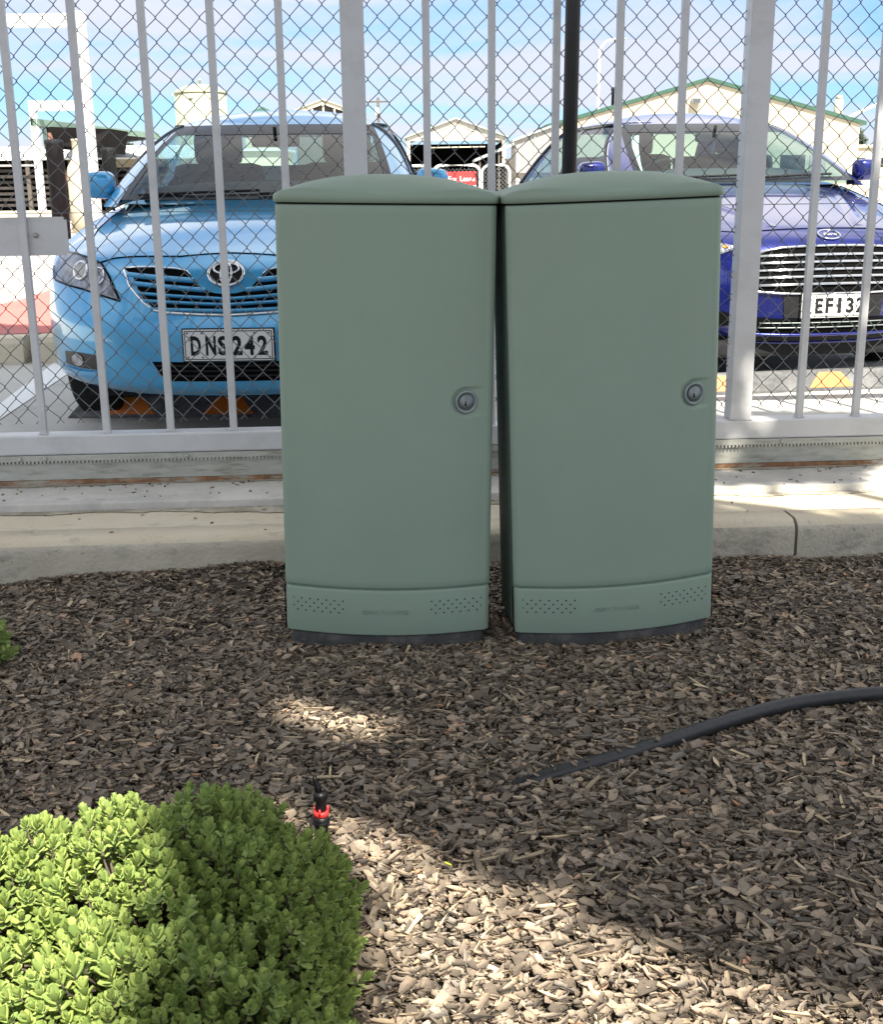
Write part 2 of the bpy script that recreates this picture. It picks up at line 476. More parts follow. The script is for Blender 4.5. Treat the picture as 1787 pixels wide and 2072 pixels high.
# earth below everything, behind the camera as well
mb = MB()
mb.add([(-900, -900, -0.22), (900, -900, -0.22), (900, 1500, -0.22), (-900, 1500, -0.22)], [(0, 1, 2, 3)])
tag(mb.build('soil', M['soil']), kind='structure')
# kerb with rounded nose, two lengths meeting at a joint
def kerb(u0, u1):
    prof = [(KV + 0.004, -0.30), (KV, -0.05)]
    rr = 0.045
    for k in range(1, 9):
        t = R(90) * k / 8
        prof.append((KV + rr - rr * math.cos(t), -0.045 + rr * math.sin(t)))
    prof += [(KV + 0.13, 0.0), (KV + 0.13, -0.30)]
    mb = MB()
    mb.grid([[along(u, v, z) for v, z in prof] for u in (u0, u1)], smooth=False)
    for u in (u0, u1):
        mb.add([along(u, v, z) for v, z in prof], [tuple(range(len(prof)))])
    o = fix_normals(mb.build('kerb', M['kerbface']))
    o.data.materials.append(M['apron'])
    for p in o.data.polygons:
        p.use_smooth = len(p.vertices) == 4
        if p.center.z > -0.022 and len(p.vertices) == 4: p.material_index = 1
    return tag(o, kind='structure')
KJ = 1.375
kerb(-9, KJ - 0.005); kerb(KJ + 0.005, 9)
mb = MB()
mb.grid([[along(-9, v, z), along(9, v, z)] for v, z in ((KV + 0.13, -0.2), (KV + 0.13, 0.0), (4.02, 0.0), (4.05, 0.0))], smooth=False)
tag(mb.build('path', M['apron']), kind='structure')
mb = MB()
mb.grid([[along(-9, v, z), along(9, v, z)] for v, z in ((4.0, -0.01), (4.0, 0.027), (4.003, 0.030), (4.64, 0.030), (4.64, 0.0))], smooth=False)
tag(mb.build('gate_plinth', M['plinthc']), kind='structure')
# dirt washed against the foot of the plinth and along the rail
def silt(name, v0, wmax, z, seed, sign):
    r = random.Random(seed); mb = MB(); n = 420; a_, b_ = [], []
    for i in range(n + 1):
        u = -3.2 + 6.4 * i / n
        w_ = wmax * (.45 + .30 * math.sin(u * 2.3 + seed) + .18 * math.sin(u * 7.1 + 2 * seed) + .10 * math.sin(u * 23 + seed) + r.uniform(-.10, .10))
        a_.append(along(u, v0, z)); b_.append(along(u, v0 + sign * max(.004, w_), z - .0012))
    mb.grid([a_, b_], smooth=False)
    return tag(mb.build(name, M['silt']), kind='structure')
silt('silt', 3.999, .085, .0040, 2, -1)
silt('silt', 4.262, .030, .0335, 5, -1)
def litter(name, n, area, size, m, zf, seed=1):
    r = random.Random(seed); mb = MB()
    for _ in range(n):
        u = r.uniform(*area[0]); v = area[1][0] + (area[1][1] - area[1][0]) * r.random() ** area[2]
        L = r.uniform(*size); W_ = L * r.uniform(0.2, 0.6); a = r.uniform(0, 6.28)
        p = Vector(along(u, v, zf(u, v)))
        q = [(-L, 0), (-L * .3, W_), (L * .5, W_ * .8), (L, 0), (L * .2, -W_), (-L * .6, -W_ * .7)]
        h = r.uniform(0.001, 0.004)
        ca, sa = math.cos(a), math.sin(a)
        top = [(p.x + ca * x - sa * y, p.y + sa * x + ca * y, p.z + h + r.uniform(0, .002)) for x, y in q]
        bot = [(a_, b_, p.z - 0.001) for a_, b_, c_ in top]
        mb.add(top + bot, [(0, 1, 2, 3, 4, 5)] + [(i, 6 + i, 6 + (i + 1) % 6, (i + 1) % 6) for i in range(6)])
    return mb.build(name, m)
o = litter('bark_crumbs', 210, ((-2.2, 2.4), (4.245, 4.01), 2.6), (0.003, 0.010), M['chip'], lambda u, v: 0.030, 3)
tag(o, 'dark bark crumbs scattered along the white concrete strip under the gate', 'debris', kind='stuff')
o = litter('dry_litter', 60, ((-2.2, 2.4), (3.99, 3.70), 2.0), (0.003, 0.009), M['chip'], lambda u, v: 0.0, 5)
tag(o, 'brown bits of bark lying on the pale concrete behind the kerb', 'debris', kind='stuff')

# ------------------------------------------------------------------ bark mulch
def mulch_h(x, y):
    h = -0.122 + 0.007 * np.sin(3.1 * x + 1.7) * np.cos(2.6 * y) + 0.005 * np.sin(9.3 * x + 5.1 * y) + 0.004 * np.sin(17 * x - 11 * y)
    kf = (KV + 0.058 * x) - y
    h = h - 0.016 * np.clip((y - 2.75) / 0.3, 0, 1) - 0.012 * np.exp(-((y - 2.98) / 0.13) ** 2) * np.exp(-((x - 0.15) / 0.62) ** 8)
    h = h + 0.030 * np.exp(-(kf / 0.10) ** 2) * (np.exp(-((x + 0.62) / 0.30) ** 2) + 0.35 * np.sin(7 * x) ** 2) - 0.012 * np.exp(-((x + 1.5) / 0.35) ** 2)
    return h
nx, ny = 160, 110
xs = np.linspace(-6, 6, nx); ys = np.linspace(-2.5, 3.64, ny)
mb = MB()
mb.grid([[(x, y + 0.058 * x * (y > 3), float(mulch_h(x, y)) - 0.006) for x in xs] for y in ys])
tag(mb.build('mulch_bed', M['soil']), kind='structure')

def chips(name, n, m, lenr, wr, thr, xf, y0, y1, lift, seed, tilt=0.35, pw=1.0, splinter=False):
    r = np.random.default_rng(seed)
    y = y0 + (y1 - y0) * r.random(n * 2)
    xw = xf(y)
    keep = r.random(n * 2) < xw / xf(np.array([y1]))[0]
    y = y[keep][:n]; n = len(y)
    x = (r.random(n) * 2 - 1) * xf(y)
    y = np.minimum(y, KV + 0.058 * x - 0.012)
    z = mulch_h(x, y) + r.random(n) * lift
    L = (lenr[0] + (lenr[1] - lenr[0]) * r.random(n) ** 1.9) / 2
    Wd = L * (wr[0] + (wr[1] - wr[0]) * r.random(n))
    T = thr[0] + (thr[1] - thr[0]) * r.random(n)
    if splinter:
        base = np.array([(-1, .85), (.1, 1.), (.93, .7), (1, -.6), (.0, -1.), (-.93, -.8)])
    else:
        base = None
        kinds = np.array([[(-1, .15), (-.45, .95), (.4, .85), (1, .1), (.5, -.9), (-.55, -.85)],
                          [(-1, .80), (-.2, 1.0), (.85, .75), (.95, -.5), (.1, -.85), (-.9, -.95)],
                          [(-1, .35), (-.3, .70), (.9, 1.0), (1, -.2), (.2, -1.0), (-.8, -.45)],
                          [(-.9, 1.0), (.2, .45), (1, .80), (.8, -.65), (-.1, -1.0), (-1, -.30)],
                          [(-1, -.1), (-.1, .95), (.6, .35), (1, -.55), (.3, -.70), (-.4, -1.0)]])
    K = 6
    bb = np.repeat(base[None], n, 0) if splinter else kinds[r.integers(0, 5, n)]
    px = bb[:, :, 0] * L[:, None] * (1 + 0.28 * (r.random((n, K)) - .5) * 2)
    py = bb[:, :, 1] * Wd[:, None] * (1 + 0.50 * (r.random((n, K)) - .5) * 2)
    pz = (r.random((n, K)) - .5) * T[:, None] * 0.9
    top = np.stack([px, py, pz + T[:, None] / 2], -1)
    bot = np.stack([px * .9, py * .9, pz - T[:, None] / 2], -1)
    V = np.concatenate([top, bot], 1)                         # n,12,3
    az = r.random(n) * 2 * np.pi
    tx = (r.random(n) - .5) * 2 * tilt; ty = (r.random(n) - .5) * 2 * tilt
    def rot(V, a, i, j):
        c, s_ = np.cos(a)[:, None], np.sin(a)[:, None]
        A = V[:, :, i].copy(); B = V[:, :, j].copy()
        V[:, :, i] = c * A - s_ * B; V[:, :, j] = s_ * A + c * B
    rot(V, tx, 1, 2); rot(V, ty, 0, 2); rot(V, az, 0, 1)
    V += np.stack([x, y, z], -1)[:, None, :]
    V = V.reshape(-1, 3)
    off = (np.arange(n) * 12)[:, None]
    topf = off + np.arange(6)[None]
    side = np.concatenate([off + np.array([[i, 6 + i, 6 + (i + 1) % 6, (i + 1) % 6]]) for i in range(6)], 1).reshape(n, 6, 4)
    topf = topf[:, ::-1]
    me = bpy.data.meshes.new(name)
    loops = np.concatenate([topf, side.reshape(n, 24)], 1).reshape(-1)
    sizes = np.tile(np.array([6] + [4] * 6), n)
    me.vertices.add(len(V)); me.vertices.foreach_set('co', V.reshape(-1))
    me.loops.add(len(loops)); me.loops.foreach_set('vertex_index', loops.astype(np.int32))
    me.polygons.add(len(sizes))
    st = np.concatenate([[0], np.cumsum(sizes)[:-1]]).astype(np.int32)
    me.polygons.foreach_set('loop_start', st)
    me.update(calc_edges=True)
    me.validate()
    me.materials.append(m)
    o = bpy.data.objects.new(name, me); col.objects.link(o)
    return o
wf = lambda y: 0.42 * y + 0.42
o = chips('bark_mulch', 116000, M['chip'], (0.0035, 0.042), (0.16, 0.74), (0.0015, 0.005), wf, 1.12, 3.72, 0.013, 4)
tag(o, 'dark brown bark chip mulch covering the bed around the cabinets', 'mulch', kind='stuff')
o = chips('wood_splinters', 5600, M['stick'], (0.008, 0.060), (0.06, 0.20), (0.0015, 0.004), wf, 1.12, 3.72, 0.016, 9, tilt=0.18, splinter=True)
tag(o, 'pale wood splinters strewn over the bark mulch', 'splinters', kind='stuff')

mb = MB(); rows = []
for t, k in ((0, .1), (.3, .8), (.6, 1), (.85, .6), (1, .05)):
    rows.append([(.022 * (t - .5), -.008 * k, .004 + .003 * abs(t - .5)), (.022 * (t - .5), 0, .002), (.022 * (t - .5), .008 * k, .005)])
mb.grid(rows)
tag(mb.build('fallen_leaf', M['yellow'], loc=(.004, 1.885, -.103), rot=(R(25), R(10), R(120))), 'tiny yellow fallen leaf on the sunlit bark chips', 'leaf')

# ------------------------------------------------------------------ service cabinets
def cab_outline(W, D, bulge, r, inset=0.0, n=26):
    """plan outline: bulged front at y=-bulge.., rounded corners; starts at back left and runs over the front"""
    W2 = W / 2 - inset
    yb = D - inset
    pts = []
    def fy(x): return -bulge * (1 - (x / (W / 2)) ** 2) + inset
    for k in range(0, 7):          # back left corner
        t = R(90) * k / 6
        pts.append((-W2 + r - r * math.sin(t), yb - r + r * math.cos(t)))
    for k in range(0, 9):          # front left corner
        t = R(90) * k / 8
        pts.append((-W2 + r - r * math.cos(t), fy(-W2 + r) + r - r * math.sin(t)))
    for k in range(1, n):
        x = -W2 + r + (2 * W2 - 2 * r) * k / n
        pts.append((x, fy(x)))
    for k in range(0, 9):
        t = R(90) * k / 8
        pts.append((W2 - r + r * math.sin(t), fy(W2 - r) + r - r * math.cos(t)))
    for k in range(0, 7):
        t = R(90) * k / 6
        pts.append((W2 - r + r * math.cos(t), yb - r + r * math.sin(t)))
    return pts
CW, CD, CB, CR = 0.556, 0.27, 0.052, 0.024
def fyc(x): return -CB * (1 - (x / (CW / 2)) ** 2)
def cab_band(mb, out, z0, z1, bev=0.004, cap=True):
    n = len(out); cx = 0; cy = CD / 2
    def sc(k):
        q = []
        for (x, y) in out:
            dx, dy = x - cx, y - cy
            d = math.hypot(dx, dy)
            q.append((x - dx / d * k, y - dy / d * k))
        return q
    L = [(sc(bev * 1.6), z0 + 0.0), (sc(bev * .5), z0 + bev * .35), (out, z0 + bev), (out, z1 - bev), (sc(bev * .5), z1 - bev * .35), (sc(bev * 1.6), z1)]
    mb.grid([[(x, y, z) for x, y in o_] for o_, z in L], closed_u=True)
    mb.add([(x, y, z0) for x, y in L[0][0]], [tuple(range(n))[::-1]])
    mb.add([(x, y, z1) for x, y in L[-1][0]], [tuple(range(n))])
def cabinet(loc, rot, label):
    root = empty('service_cabinet', loc, rot=rot)
    tag(root, label, 'utility cabinet', 'green service cabinets standing in the mulch')
    H0 = 0.105     # local z of panel bottom above mulch base (local z=0 is the mulch)
    zb0, zb1, zd0, zd1, zl1 = 0.026, 0.156, 0.159, 1.151, 1.172
    # inner shell (sides and back)
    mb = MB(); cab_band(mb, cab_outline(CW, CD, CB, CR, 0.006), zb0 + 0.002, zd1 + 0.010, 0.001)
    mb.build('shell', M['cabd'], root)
    # door: front face wrapping round both corners
    out = cab_outline(CW, CD, CB, CR)
    door = out[9:-9]
    mb = MB()
    zs = [zd0, zd0 + .0015, zd0 + .005] + [zd0 + .005 + (zd1 - zd0 - .010) * k / 60 for k in range(1, 60)] + [zd1 - .005, zd1 - .0015, zd1]
    lx, lz = CW / 2 - 0.073, 0.660
    def dent(x, z):
        # round finger recess round the lock that runs out to the right
        dx, dz = x - lx, z - lz
        if dx > 0:
            e = max(0.0, abs(dz) - 0.033); k = max(0.0, 1 - dx / 0.050)
        else:
            e = max(0.0, math.hypot(dx, dz) - 0.033); k = 1
        return 0.007 * k * max(0.0, 1 - e / 0.006)
    # finer columns round the lock
    row0 = []
    xs_ = sorted(set([round(p[0], 5) for p in door if abs(p[0]) < CW / 2 - CR * 0.9] + [round(lx - 0.045 + 0.003 * k, 5) for k in range(0, 33) if lx - 0.045 + 0.003 * k < CW / 2 - CR]))
    left = [p for p in door if p[0] <= -CW / 2 + CR + 1e-6]
    right = [p for p in door if p[0] >= CW / 2 - CR - 1e-6]
    mid = [(x, fyc(x)) for x in xs_ if -CW / 2 + CR + 1e-4 < x < CW / 2 - CR - 1e-4]
    door = left + mid + right
    zs = sorted(set(zs + [lz - 0.05 + 0.003 * k for k in range(34)]))
    P = []
    for z in zs:
        e = min(z - zd0, zd1 - z); k = 0.0
        if e < .005: k = 0.0035 * (1 - e / .005) ** 2
        P.append([(x * (1 - k * 2), y + k + dent(x, z), z) for x, y in door])
    mb.grid(P)
    # return edges so the door has thickness
    for z in (zd0, zd1):
        mb.grid([[(x, y, z) for x, y in door], [(x * 0.965, y + 0.012, z) for x, y in door]])
    d = fix_normals(mb.build('door', M['cab'], root))
    # lock
    Y = fyc(lx) + 0.006
    def disc(name, r0, prof, m, par):
        mb = MB(); mb.lathe(prof, n=36)
        o = mb.build(name, m, par)
        o.data.transform(Matrix.Translation((lx, Y, lz)) @ Matrix.Rotation(-math.atan(2 * CB * lx / (CW / 2) ** 2) * -1, 4, 'Z') @ Matrix.Rotation(R(90), 4, 'X'))
        return o
    lk = disc('lock', 0, [(0.031, -0.006), (0.031, 0.004), (0.0295, 0.0065), (0.026, 0.0072), (0.0225, 0.004), (0.0215, 0.001), (0.0, 0.001)], M['lockring'], d)
    pl = disc('lock_barrel', 0, [(0.0195, -0.003), (0.0195, 0.0058), (0.0188, 0.0066), (0.0, 0.0068)], M['lock'], d)
    mb = MB(); mb.box(-0.0016, 0.0016, -0.0008, 0.0008, -0.010, 0.000); mb.lathe([(0.0030, -.0006), (0.0030, 0.0006)], n=12)
    for i in range(8, len(mb.v)):
        x, y, z = mb.v[i]; mb.v[i] = (x, z, y - 0.008)
    kh = mb.build('keyhole', M['hole'], d)
    kh.data.transform(Matrix.Translation((lx - 0.001, Y - 0.0072, lz + 0.001)))
    # base panel
    mb = MB()
    bo = cab_outline(CW, CD, CB, CR, 0.0012)[9:-9]
    P = []
    for z, k in ((zb0, .004), (zb0 + .0015, .001), (zb0 + .004, 0), (zb0 + .07, 0), (zb1 - .010, 0.0), (zb1 - .004, .0012), (zb1 - .001, .005), (zb1, .012)):
        P.append([(x * (1 - k * 1.5), y + k, z) for x, y in bo])
    mb.grid(P)
    mb.grid([[(x * .99, y + .004, zb0) for x, y in bo], [(x * 0.96, y + 0.014, zb0) for x, y in bo]])
    bp = fix_normals(mb.build('base_panel', M['cab'], root))
    def surf_x(x): return fyc(x) + 0.0012
    # vent holes (near-black discs for the shade inside each hole), one mesh per vent field
    for sx in (-1, 1):
        mb = MB()
        for r_ in range(4):
            for c in range(7 if r_ % 2 == 0 else 6):
                x = sx * 0.1865 + (c - 3 + (0.5 if r_ % 2 else 0)) * 0.0225
                z = zb0 + 0.0955 - r_ * 0.0112
                nrm = Vector((2 * CB * x / (CW / 2) ** 2, -1, 0)).normalized()
                a = Vector((-nrm.y, nrm.x, 0))
                c0 = Vector((x, surf_x(x), z)) + nrm * 0.0004
                vs_ = [c0 + a * (0.0022 * math.cos(t)) + Vector((0, 0, 0.0022 * math.sin(t))) for t in [2 * math.pi * k / 10 for k in range(10)]]
                mb.add(vs_ + [v - nrm * 0.003 for v in vs_], [tuple(range(10))] + [(i, (i + 1) % 10, 10 + (i + 1) % 10, 10 + i) for i in range(10)])
        mb.build('vent', M['hole'], bp)
    tx = text('embossed_lettering', 'GYRO PLASTICS', 0.0165, M['cab'], bp, Matrix.Translation((-0.006, -CB + 0.0012, zb0 + 0.067)) @ FRONT, extrude=0.0012, spacing=1.06)
    # moulded side seam of the base
    for sx in (-1, 1):
        mb = MB()
        mb.box(sx * (CW / 2) - (0.0015 if sx < 0 else -0.0005), sx * (CW / 2) + (0.0005 if sx > 0 else -0.0) + 0.001, 0.008, 0.011, zb0, zb1)
        mb.build('seam', M['hole'], bp)
    mb = MB(); cab_band(mb, cab_outline(CW, CD, CB, CR, 0.0045), zd1 - 0.002, zd1 + 0.0075, 0.0005)  # added black band that paints the shade in the gap under the lid
    mb.build('lid_gap_shade', M['black'], root)
    # lid: lip plus a low arch that falls off to front and back
    lo = cab_outline(CW + 0.008, CD + 0.004, CB + 0.001, CR + 0.002)
    lo = [(x, y - 0.003) for x, y in lo]
    cx, cy = 0, CD / 2 - 0.02
    def arch(x, y):
        f = 1 - abs(x / (CW / 2)) ** 2.6
        return 0.046 * max(0.0, f)
    P = [[(x * .985, y + .004 * (1 if y < cy else -1), zd1 + 0.004) for x, y in lo],
         [(x, y, zd1 + 0.0055) for x, y in lo], [(x * .9985, y, zd1 + 0.0215) for x, y in lo]]
    for k, s_ in ((0.003, .985), (.0, .96), (0, .92), (0, .86), (0, .78), (0, .68), (0, .55), (0, .40), (0, .22), (0, .08)):
        row = []
        for x, y in lo:
            xx, yy = cx + (x - cx) * s_, cy + (y - cy) * s_
            g_ = 1 - ((s_ - 0.0) ** 5.0)
            e = min(1.0, (1 - s_) / 0.10)
            yn = abs(yy - cy) / (0.5 * CD + 0.03)
            h = 0.0245 + 0.003 * min(1, (1 - s_) / 0.05) + arch(xx, yy) * max(0.0, 1 - yn ** 3.2)
            row.append((xx, yy, zd1 + h))
        P.append(row)
    mb = MB(); mb.grid(P, closed_u=True)
    n = len(lo)
    mb.add(P[-1], [tuple(range(n))]); mb.add(P[0], [tuple(range(n))[::-1]])
    fix_normals(mb.build('lid', M['cab'], root))
    # dark buried plinth
    mb = MB(); cab_band(mb, cab_outline(CW, CD, CB, CR, 0.014), -0.12, zb0 + 0.004, 0.003)
    mb.build('plinth', M['plinth'], root)
    return root
ZM = -0.125
cabinet((-0.151, 3.055, ZM - 0.002), (0, R(1.05), R(0.6)), 'sage green cabinet on the left, square to the kerb, in the bark mulch')
cabinet((0.471, 3.062, ZM - 0.000), (0, R(-1.5), R(6.6)), 'sage green cabinet on the right, turned slightly, in front of the black post')

# ------------------------------------------------------------------ sliding gate with chain link
gate = empty('sliding_gate', (0, 4.27, 0.030), GY)
tag(gate, 'pale grey metal sliding gate with square bars and chain link, behind the cabinets', 'gate')
GU0, GU1, GTOP = -2.75, 2.9, 2.02
gz = -0.030
mb = MB(); mb.box(GU0, GU1, 0, 0.082, 0.143 + gz, 0.214 + gz, 0.006); mb.build('bottom_rail', M['alu'], gate)
mb = MB(); mb.box(GU0, GU1, 0, 0.082, GTOP, GTOP + 0.07, 0.006); mb.build('top_rail', M['alu'], gate)
for u in (-0.2815, 1.113, GU0 + 0.03, GU1 - 0.03):
    mb = MB(); mb.box(u - 0.040, u + 0.040, 0.002, 0.080, 0.2145 + gz, GTOP - 0.0005, 0.004); p_ = mb.build('stile', M['alu'], gate)
    mb = MB(); mb.tube([(u - 0.043, 0.000, 0.2155 + gz), (u + 0.043, 0.000, 0.2155 + gz)], 0.003, 6); mb.build('weld', M['alu'], p_)
pu = [-2.58, -2.355, -2.125, -1.895, -1.665, -1.432, -1.207, -0.978, -0.752, -0.525, -0.033, 0.190, 0.412, 0.630, 0.852, 1.345, 1.560, 1.785, 2.01, 2.235, 2.46, 2.685]
for i, u in enumerate(pu):
    u /= cg; h = 0.0125
    mb = MB(); mb.box(u - h, u + h, 0.028, 0.053, 0.2145 + gz, GTOP - 0.0005, 0.002); pk = mb.build('picket', M['alu'], gate)
    mb = MB(); mb.box(u - h - .003, u + h + .003, 0.0245, 0.0565, 0.2145 + gz, 0.2175 + gz, 0.001); mb.build('weld', M['white'], pk)
# lower beam, rack and bolts
mb = MB(); mb.box(GU0, GU1, 0.010, 0.074, 0.048 + gz, 0.1425 + gz, 0.002); mb.build('lower_beam', M['zinc'], gate)
mb = MB()
mb.box(GU0, GU1, -0.006, 0.009, 0.121 + gz, 0.1415 + gz, 0.0015)
pit = 0.0137; u = GU0
while u < GU1 - pit:
    mb.add([(u, -0.006, 0.1215 + gz), (u + pit * .62, -0.006, 0.1215 + gz), (u + pit * .50, -0.006, 0.112 + gz), (u + pit * .12, -0.006, 0.112 + gz),
            (u, 0.009, 0.1215 + gz), (u + pit * .62, 0.009, 0.1215 + gz), (u + pit * .50, 0.009, 0.112 + gz), (u + pit * .12, 0.009, 0.112 + gz)],
           [(3, 2, 1, 0), (4, 5, 6, 7), (2, 3, 7, 6), (0, 3, 7, 4)[::-1], (1, 2, 6, 5)])
    u += pit
rack = mb.build('gear_rack', M['zinc'], gate)
for u in (-1.516, -1.427, -0.921, -0.35, 0.25, 0.80, 1.273, 1.8):
    mb = MB(); mb.lathe([(0.0075, 0), (0.0075, 0.006), (0.005, 0.008), (0.0, 0.0085)], n=10)
    b_ = mb.build('bolt', M['zinc'], rack)
    b_.data.transform(Matrix.Translation((u, -0.006, 0.131 + gz)) @ Matrix.Rotation(R(90), 4, 'X'))
mb = MB()
for i in range(113):
    u = GU0 + 0.05 * i
    mb.add([(u, 0.006, 0.0015), (u + 0.05, 0.006, 0.0015), (u + 0.05, 0.078, 0.0015), (u, 0.078, 0.0015),
            (u, 0.008, 0.0175), (u + 0.05, 0.008, 0.0175), (u + 0.05, 0.076, 0.0175), (u, 0.076, 0.0175)],
           [(4, 5, 6, 7), (0, 1, 5, 4), (2, 3, 7, 6)])
mb.build('track', M['rust'], gate)
# chain link: zig-zag wires hooked into their neighbours
mb = MB()
HP, VP = 0.0739 / 2, 0.0795 / 2
y0m = 0.0605
zbot = 0.215 + gz; ncol = int((GU1 - GU0 - 0.1) / HP)
uref = -1.413 / cg; zref = 1.654 - 0.03
k0 = round((GU0 + 0.05 - uref) / HP)
nz = int((GTOP - zbot) / VP) + 1
kz0 = math.ceil((zbot + 0.012 - zref) / VP)
for i in range(ncol):
    ka = k0 + i
    xa, xb = uref + ka * HP, uref + (ka + 1) * HP
    pts = []
    for j in range(nz + 1):
        kz = kz0 + j
        z = zref + kz * VP
        if z > GTOP - 0.002: break
        at_a = (ka + kz) % 2 == 0
        x = xa if at_a else xb
        sgn = 1 if at_a else -1
        x += -sgn * 0.0016 + 0.0016 * math.sin((ka + (0 if at_a else 1)) * 12.9898 + kz * 78.233) + 0.0020 * math.sin(z * 5.1 + x * 3.3)
        z += 0.0011 * math.sin((ka + (0 if at_a else 1)) * 39.4 + kz * 11.1)
        dy = 0.0017
        # the wire bends round its neighbour: comes in in front, leaves behind
        jx = sgn * 0.0045
        pts.append((x + jx, y0m + dy * sgn, z - 0.0052))
        pts.append((x, y0m + dy * sgn * 0.5, z - 0.0018))
        pts.append((x, y0m - dy * sgn * 0.5, z + 0.0018))
        pts.append((x + jx, y0m - dy * sgn, z + 0.0052))
    if len(pts) > 4:
        f0 = pts[0]
        pts = [(f0[0] + rnd.uniform(-.002, .002) - (0.009 if f0[0] > (xa + xb) / 2 else -0.009), f0[1], f0[2] - 0.011)] + pts
        mb.tube(pts, 0.00155, 4, cap=False)
mesh_o = mb.build('chain_link_mesh', M['wire'], gate)
mb = MB(); mb.tube([(GU0 + .06, y0m + 0.004, 0.985 - .03), (GU1 - .06, y0m + 0.004, 0.985 - .03)], 0.0014, 5); mb.build('tension_wire', M['wire'], mesh_o)
# flat lock plate on the left end
mb = MB(); mb.box(-2.10, -1.288, 0.0535, 0.0570, 0.842 + gz, 0.973 + gz, 0.0); o = mb.build('strike_plate', M['alu'], gate)
bev_bm = bmesh.new(); bev_bm.from_mesh(o.data)
eds = [e for e in bev_bm.edges if abs(e.verts[0].co.y - e.verts[1].co.y) > 0.001]
bmesh.ops.bevel(bev_bm, geom=eds, offset=0.010, segments=4, affect='EDGES'); bev_bm.to_mesh(o.data); bev_bm.free()
mb = MB(); mb.tube([(-1.396, 0.051, 0.912 + gz), (-1.396, 0.030, 0.912 + gz)], 0.0055, 8); mb.tube([(-1.396, 0.0535, 0.912 + gz), (-1.396, 0.0470, 0.912 + gz)], 0.010, 6); mb.build('bolt', M['zinc'], o)

mb = MB(); mb.lathe([(0.0245, 0.0), (0.0245, 2.35), (0.020, 2.362), (0, 2.364)], n=28)
mb.lathe([(0.06, 0.0), (0.06, 0.006), (0.03, 0.010)], n=24)
o = mb.build('steel_post', M['post'], loc=(0.432, 4.13, 0.030), rot=(0, R(0.35), 0))
tag(o, 'slim black round post rising behind the right cabinet', 'post')

# ------------------------------------------------------------------ hose and sprinkler
hp = [(0.08, 2.175, -0.150), (0.150, 2.202, -0.120), (0.250, 2.240, -0.106), (0.369, 2.299, -0.104), (0.487, 2.366, -0.101), (0.612, 2.441, -0.100), (0.743, 2.515, -0.100), (0.873, 2.566, -0.100), (1.045, 2.600, -0.100), (1.25, 2.62, -0.100), (1.6, 2.60, -0.102), (2.2, 2.50, -0.102)]
def catmull(P, n=8):
    P = [Vector(p) for p in P]; out = []
    for i in range(len(P) - 1):
        a, b, c, d = P[max(i - 1, 0)], P[i], P[i + 1], P[min(i + 2, len(P) - 1)]
        for k in range(n):
            t = k / n
            out.append(0.5 * ((2 * b) + (c - a) * t + (2 * a - 5 * b + 4 * c - d) * t * t + (3 * b - a - 3 * c + d) * t ** 3))
    out.append(P[-1]); return out
mb = MB(); mb.tube(catmull(hp), 0.0165, 14)
tag(mb.build('hose', M['hose']), 'thick black poly pipe snaking out of the bark mulch', 'hose')

hc_ = catmull(hp); rr_ = random.Random(12); mb = MB()
for k in range(70):
    i = int(rr_.random() ** 1.6 * 34); p = hc_[i + 1]; L = rr_.uniform(.005, .014); W_ = L * rr_.uniform(.25, .6); a = rr_.uniform(0, 6.28)
    side = rr_.choice((-1, 1, -1, .3)); q0 = Vector((p.x + rr_.uniform(-.006, .006), p.y + side * rr_.uniform(.012, .024), max(-.128, p.z) + (.018 if abs(side) < 1 else .002) + (.012 if i < 10 else 0)))
    if abs(side) < 1: q0.y = p.y - .004
    pts_ = [(-L, 0), (-L * .3, W_), (L * .5, W_ * .8), (L, 0), (L * .2, -W_), (-L * .6, -W_ * .7)]; tl = rr_.uniform(-.5, .5)
    top_ = [(q0.x + math.cos(a) * x_ - math.sin(a) * y_, q0.y + math.sin(a) * x_ + math.cos(a) * y_, q0.z + x_ * tl) for x_, y_ in pts_]
    mb.add(top_ + [(a_, b_, c_ - .003) for a_, b_, c_ in top_], [(0, 1, 2, 3, 4, 5)] + [(j, 6 + j, 6 + (j + 1) % 6, (j + 1) % 6) for j in range(6)])
tag(mb.build('loose_chips', M['chip']), 'bark chips fallen on and against the black hose', 'bark chips', kind='stuff')

sp = empty('sprinkler', (-0.232, 2.0, -0.122))
tag(sp, 'small black garden sprinkler head with a red collar beside the shrub', 'sprinkler')
mb = MB(); mb.lathe([(0.0072, -0.06), (0.0074, 0.020), (0.0115, 0.026), (0.0135, 0.036), (0.0158, 0.042), (0.0160, 0.046), (0.0148, 0.047), (0.0148, 0.049), (0.0142, 0.050), (0.0140, 0.058)], n=24)
mb.build('riser', M['nozzle'], sp)
mb = MB(); mb.lathe([(0.0142, 0.0582), (0.0144, 0.067), (0.0118, 0.069), (0.010, 0.069)], n=24)
for a in (R(15), R(160), R(265)):
    c_, s_ = math.cos(a) * 0.0125, math.sin(a) * 0.0125
    mb.tube([(c_, s_, 0.064), (c_ * 1.05, s_ * 1.05, 0.0765)], [0.0030, 0.0018], 8)
mb.build('collar', M['redpaint'], sp)
mb = MB(); mb.lathe([(0.0105, 0.069), (0.0110, 0.074), (0.0100, 0.080), (0.0102, 0.088), (0.0128, 0.092), (0.0138, 0.101), (0.0110, 0.108), (0.0, 0.109)], n=20)
mb.tube([(-0.002, 0, 0.104), (-0.005, 0, 0.119), (-0.009, 0.001, 0.130), (-0.010, 0.001, 0.139)], [0.0080, 0.0062, 0.0046, 0.0038], 10)
mb.tube([(0.004, 0, 0.100), (0.005, 0, 0.116)], [0.005, 0.003], 8)
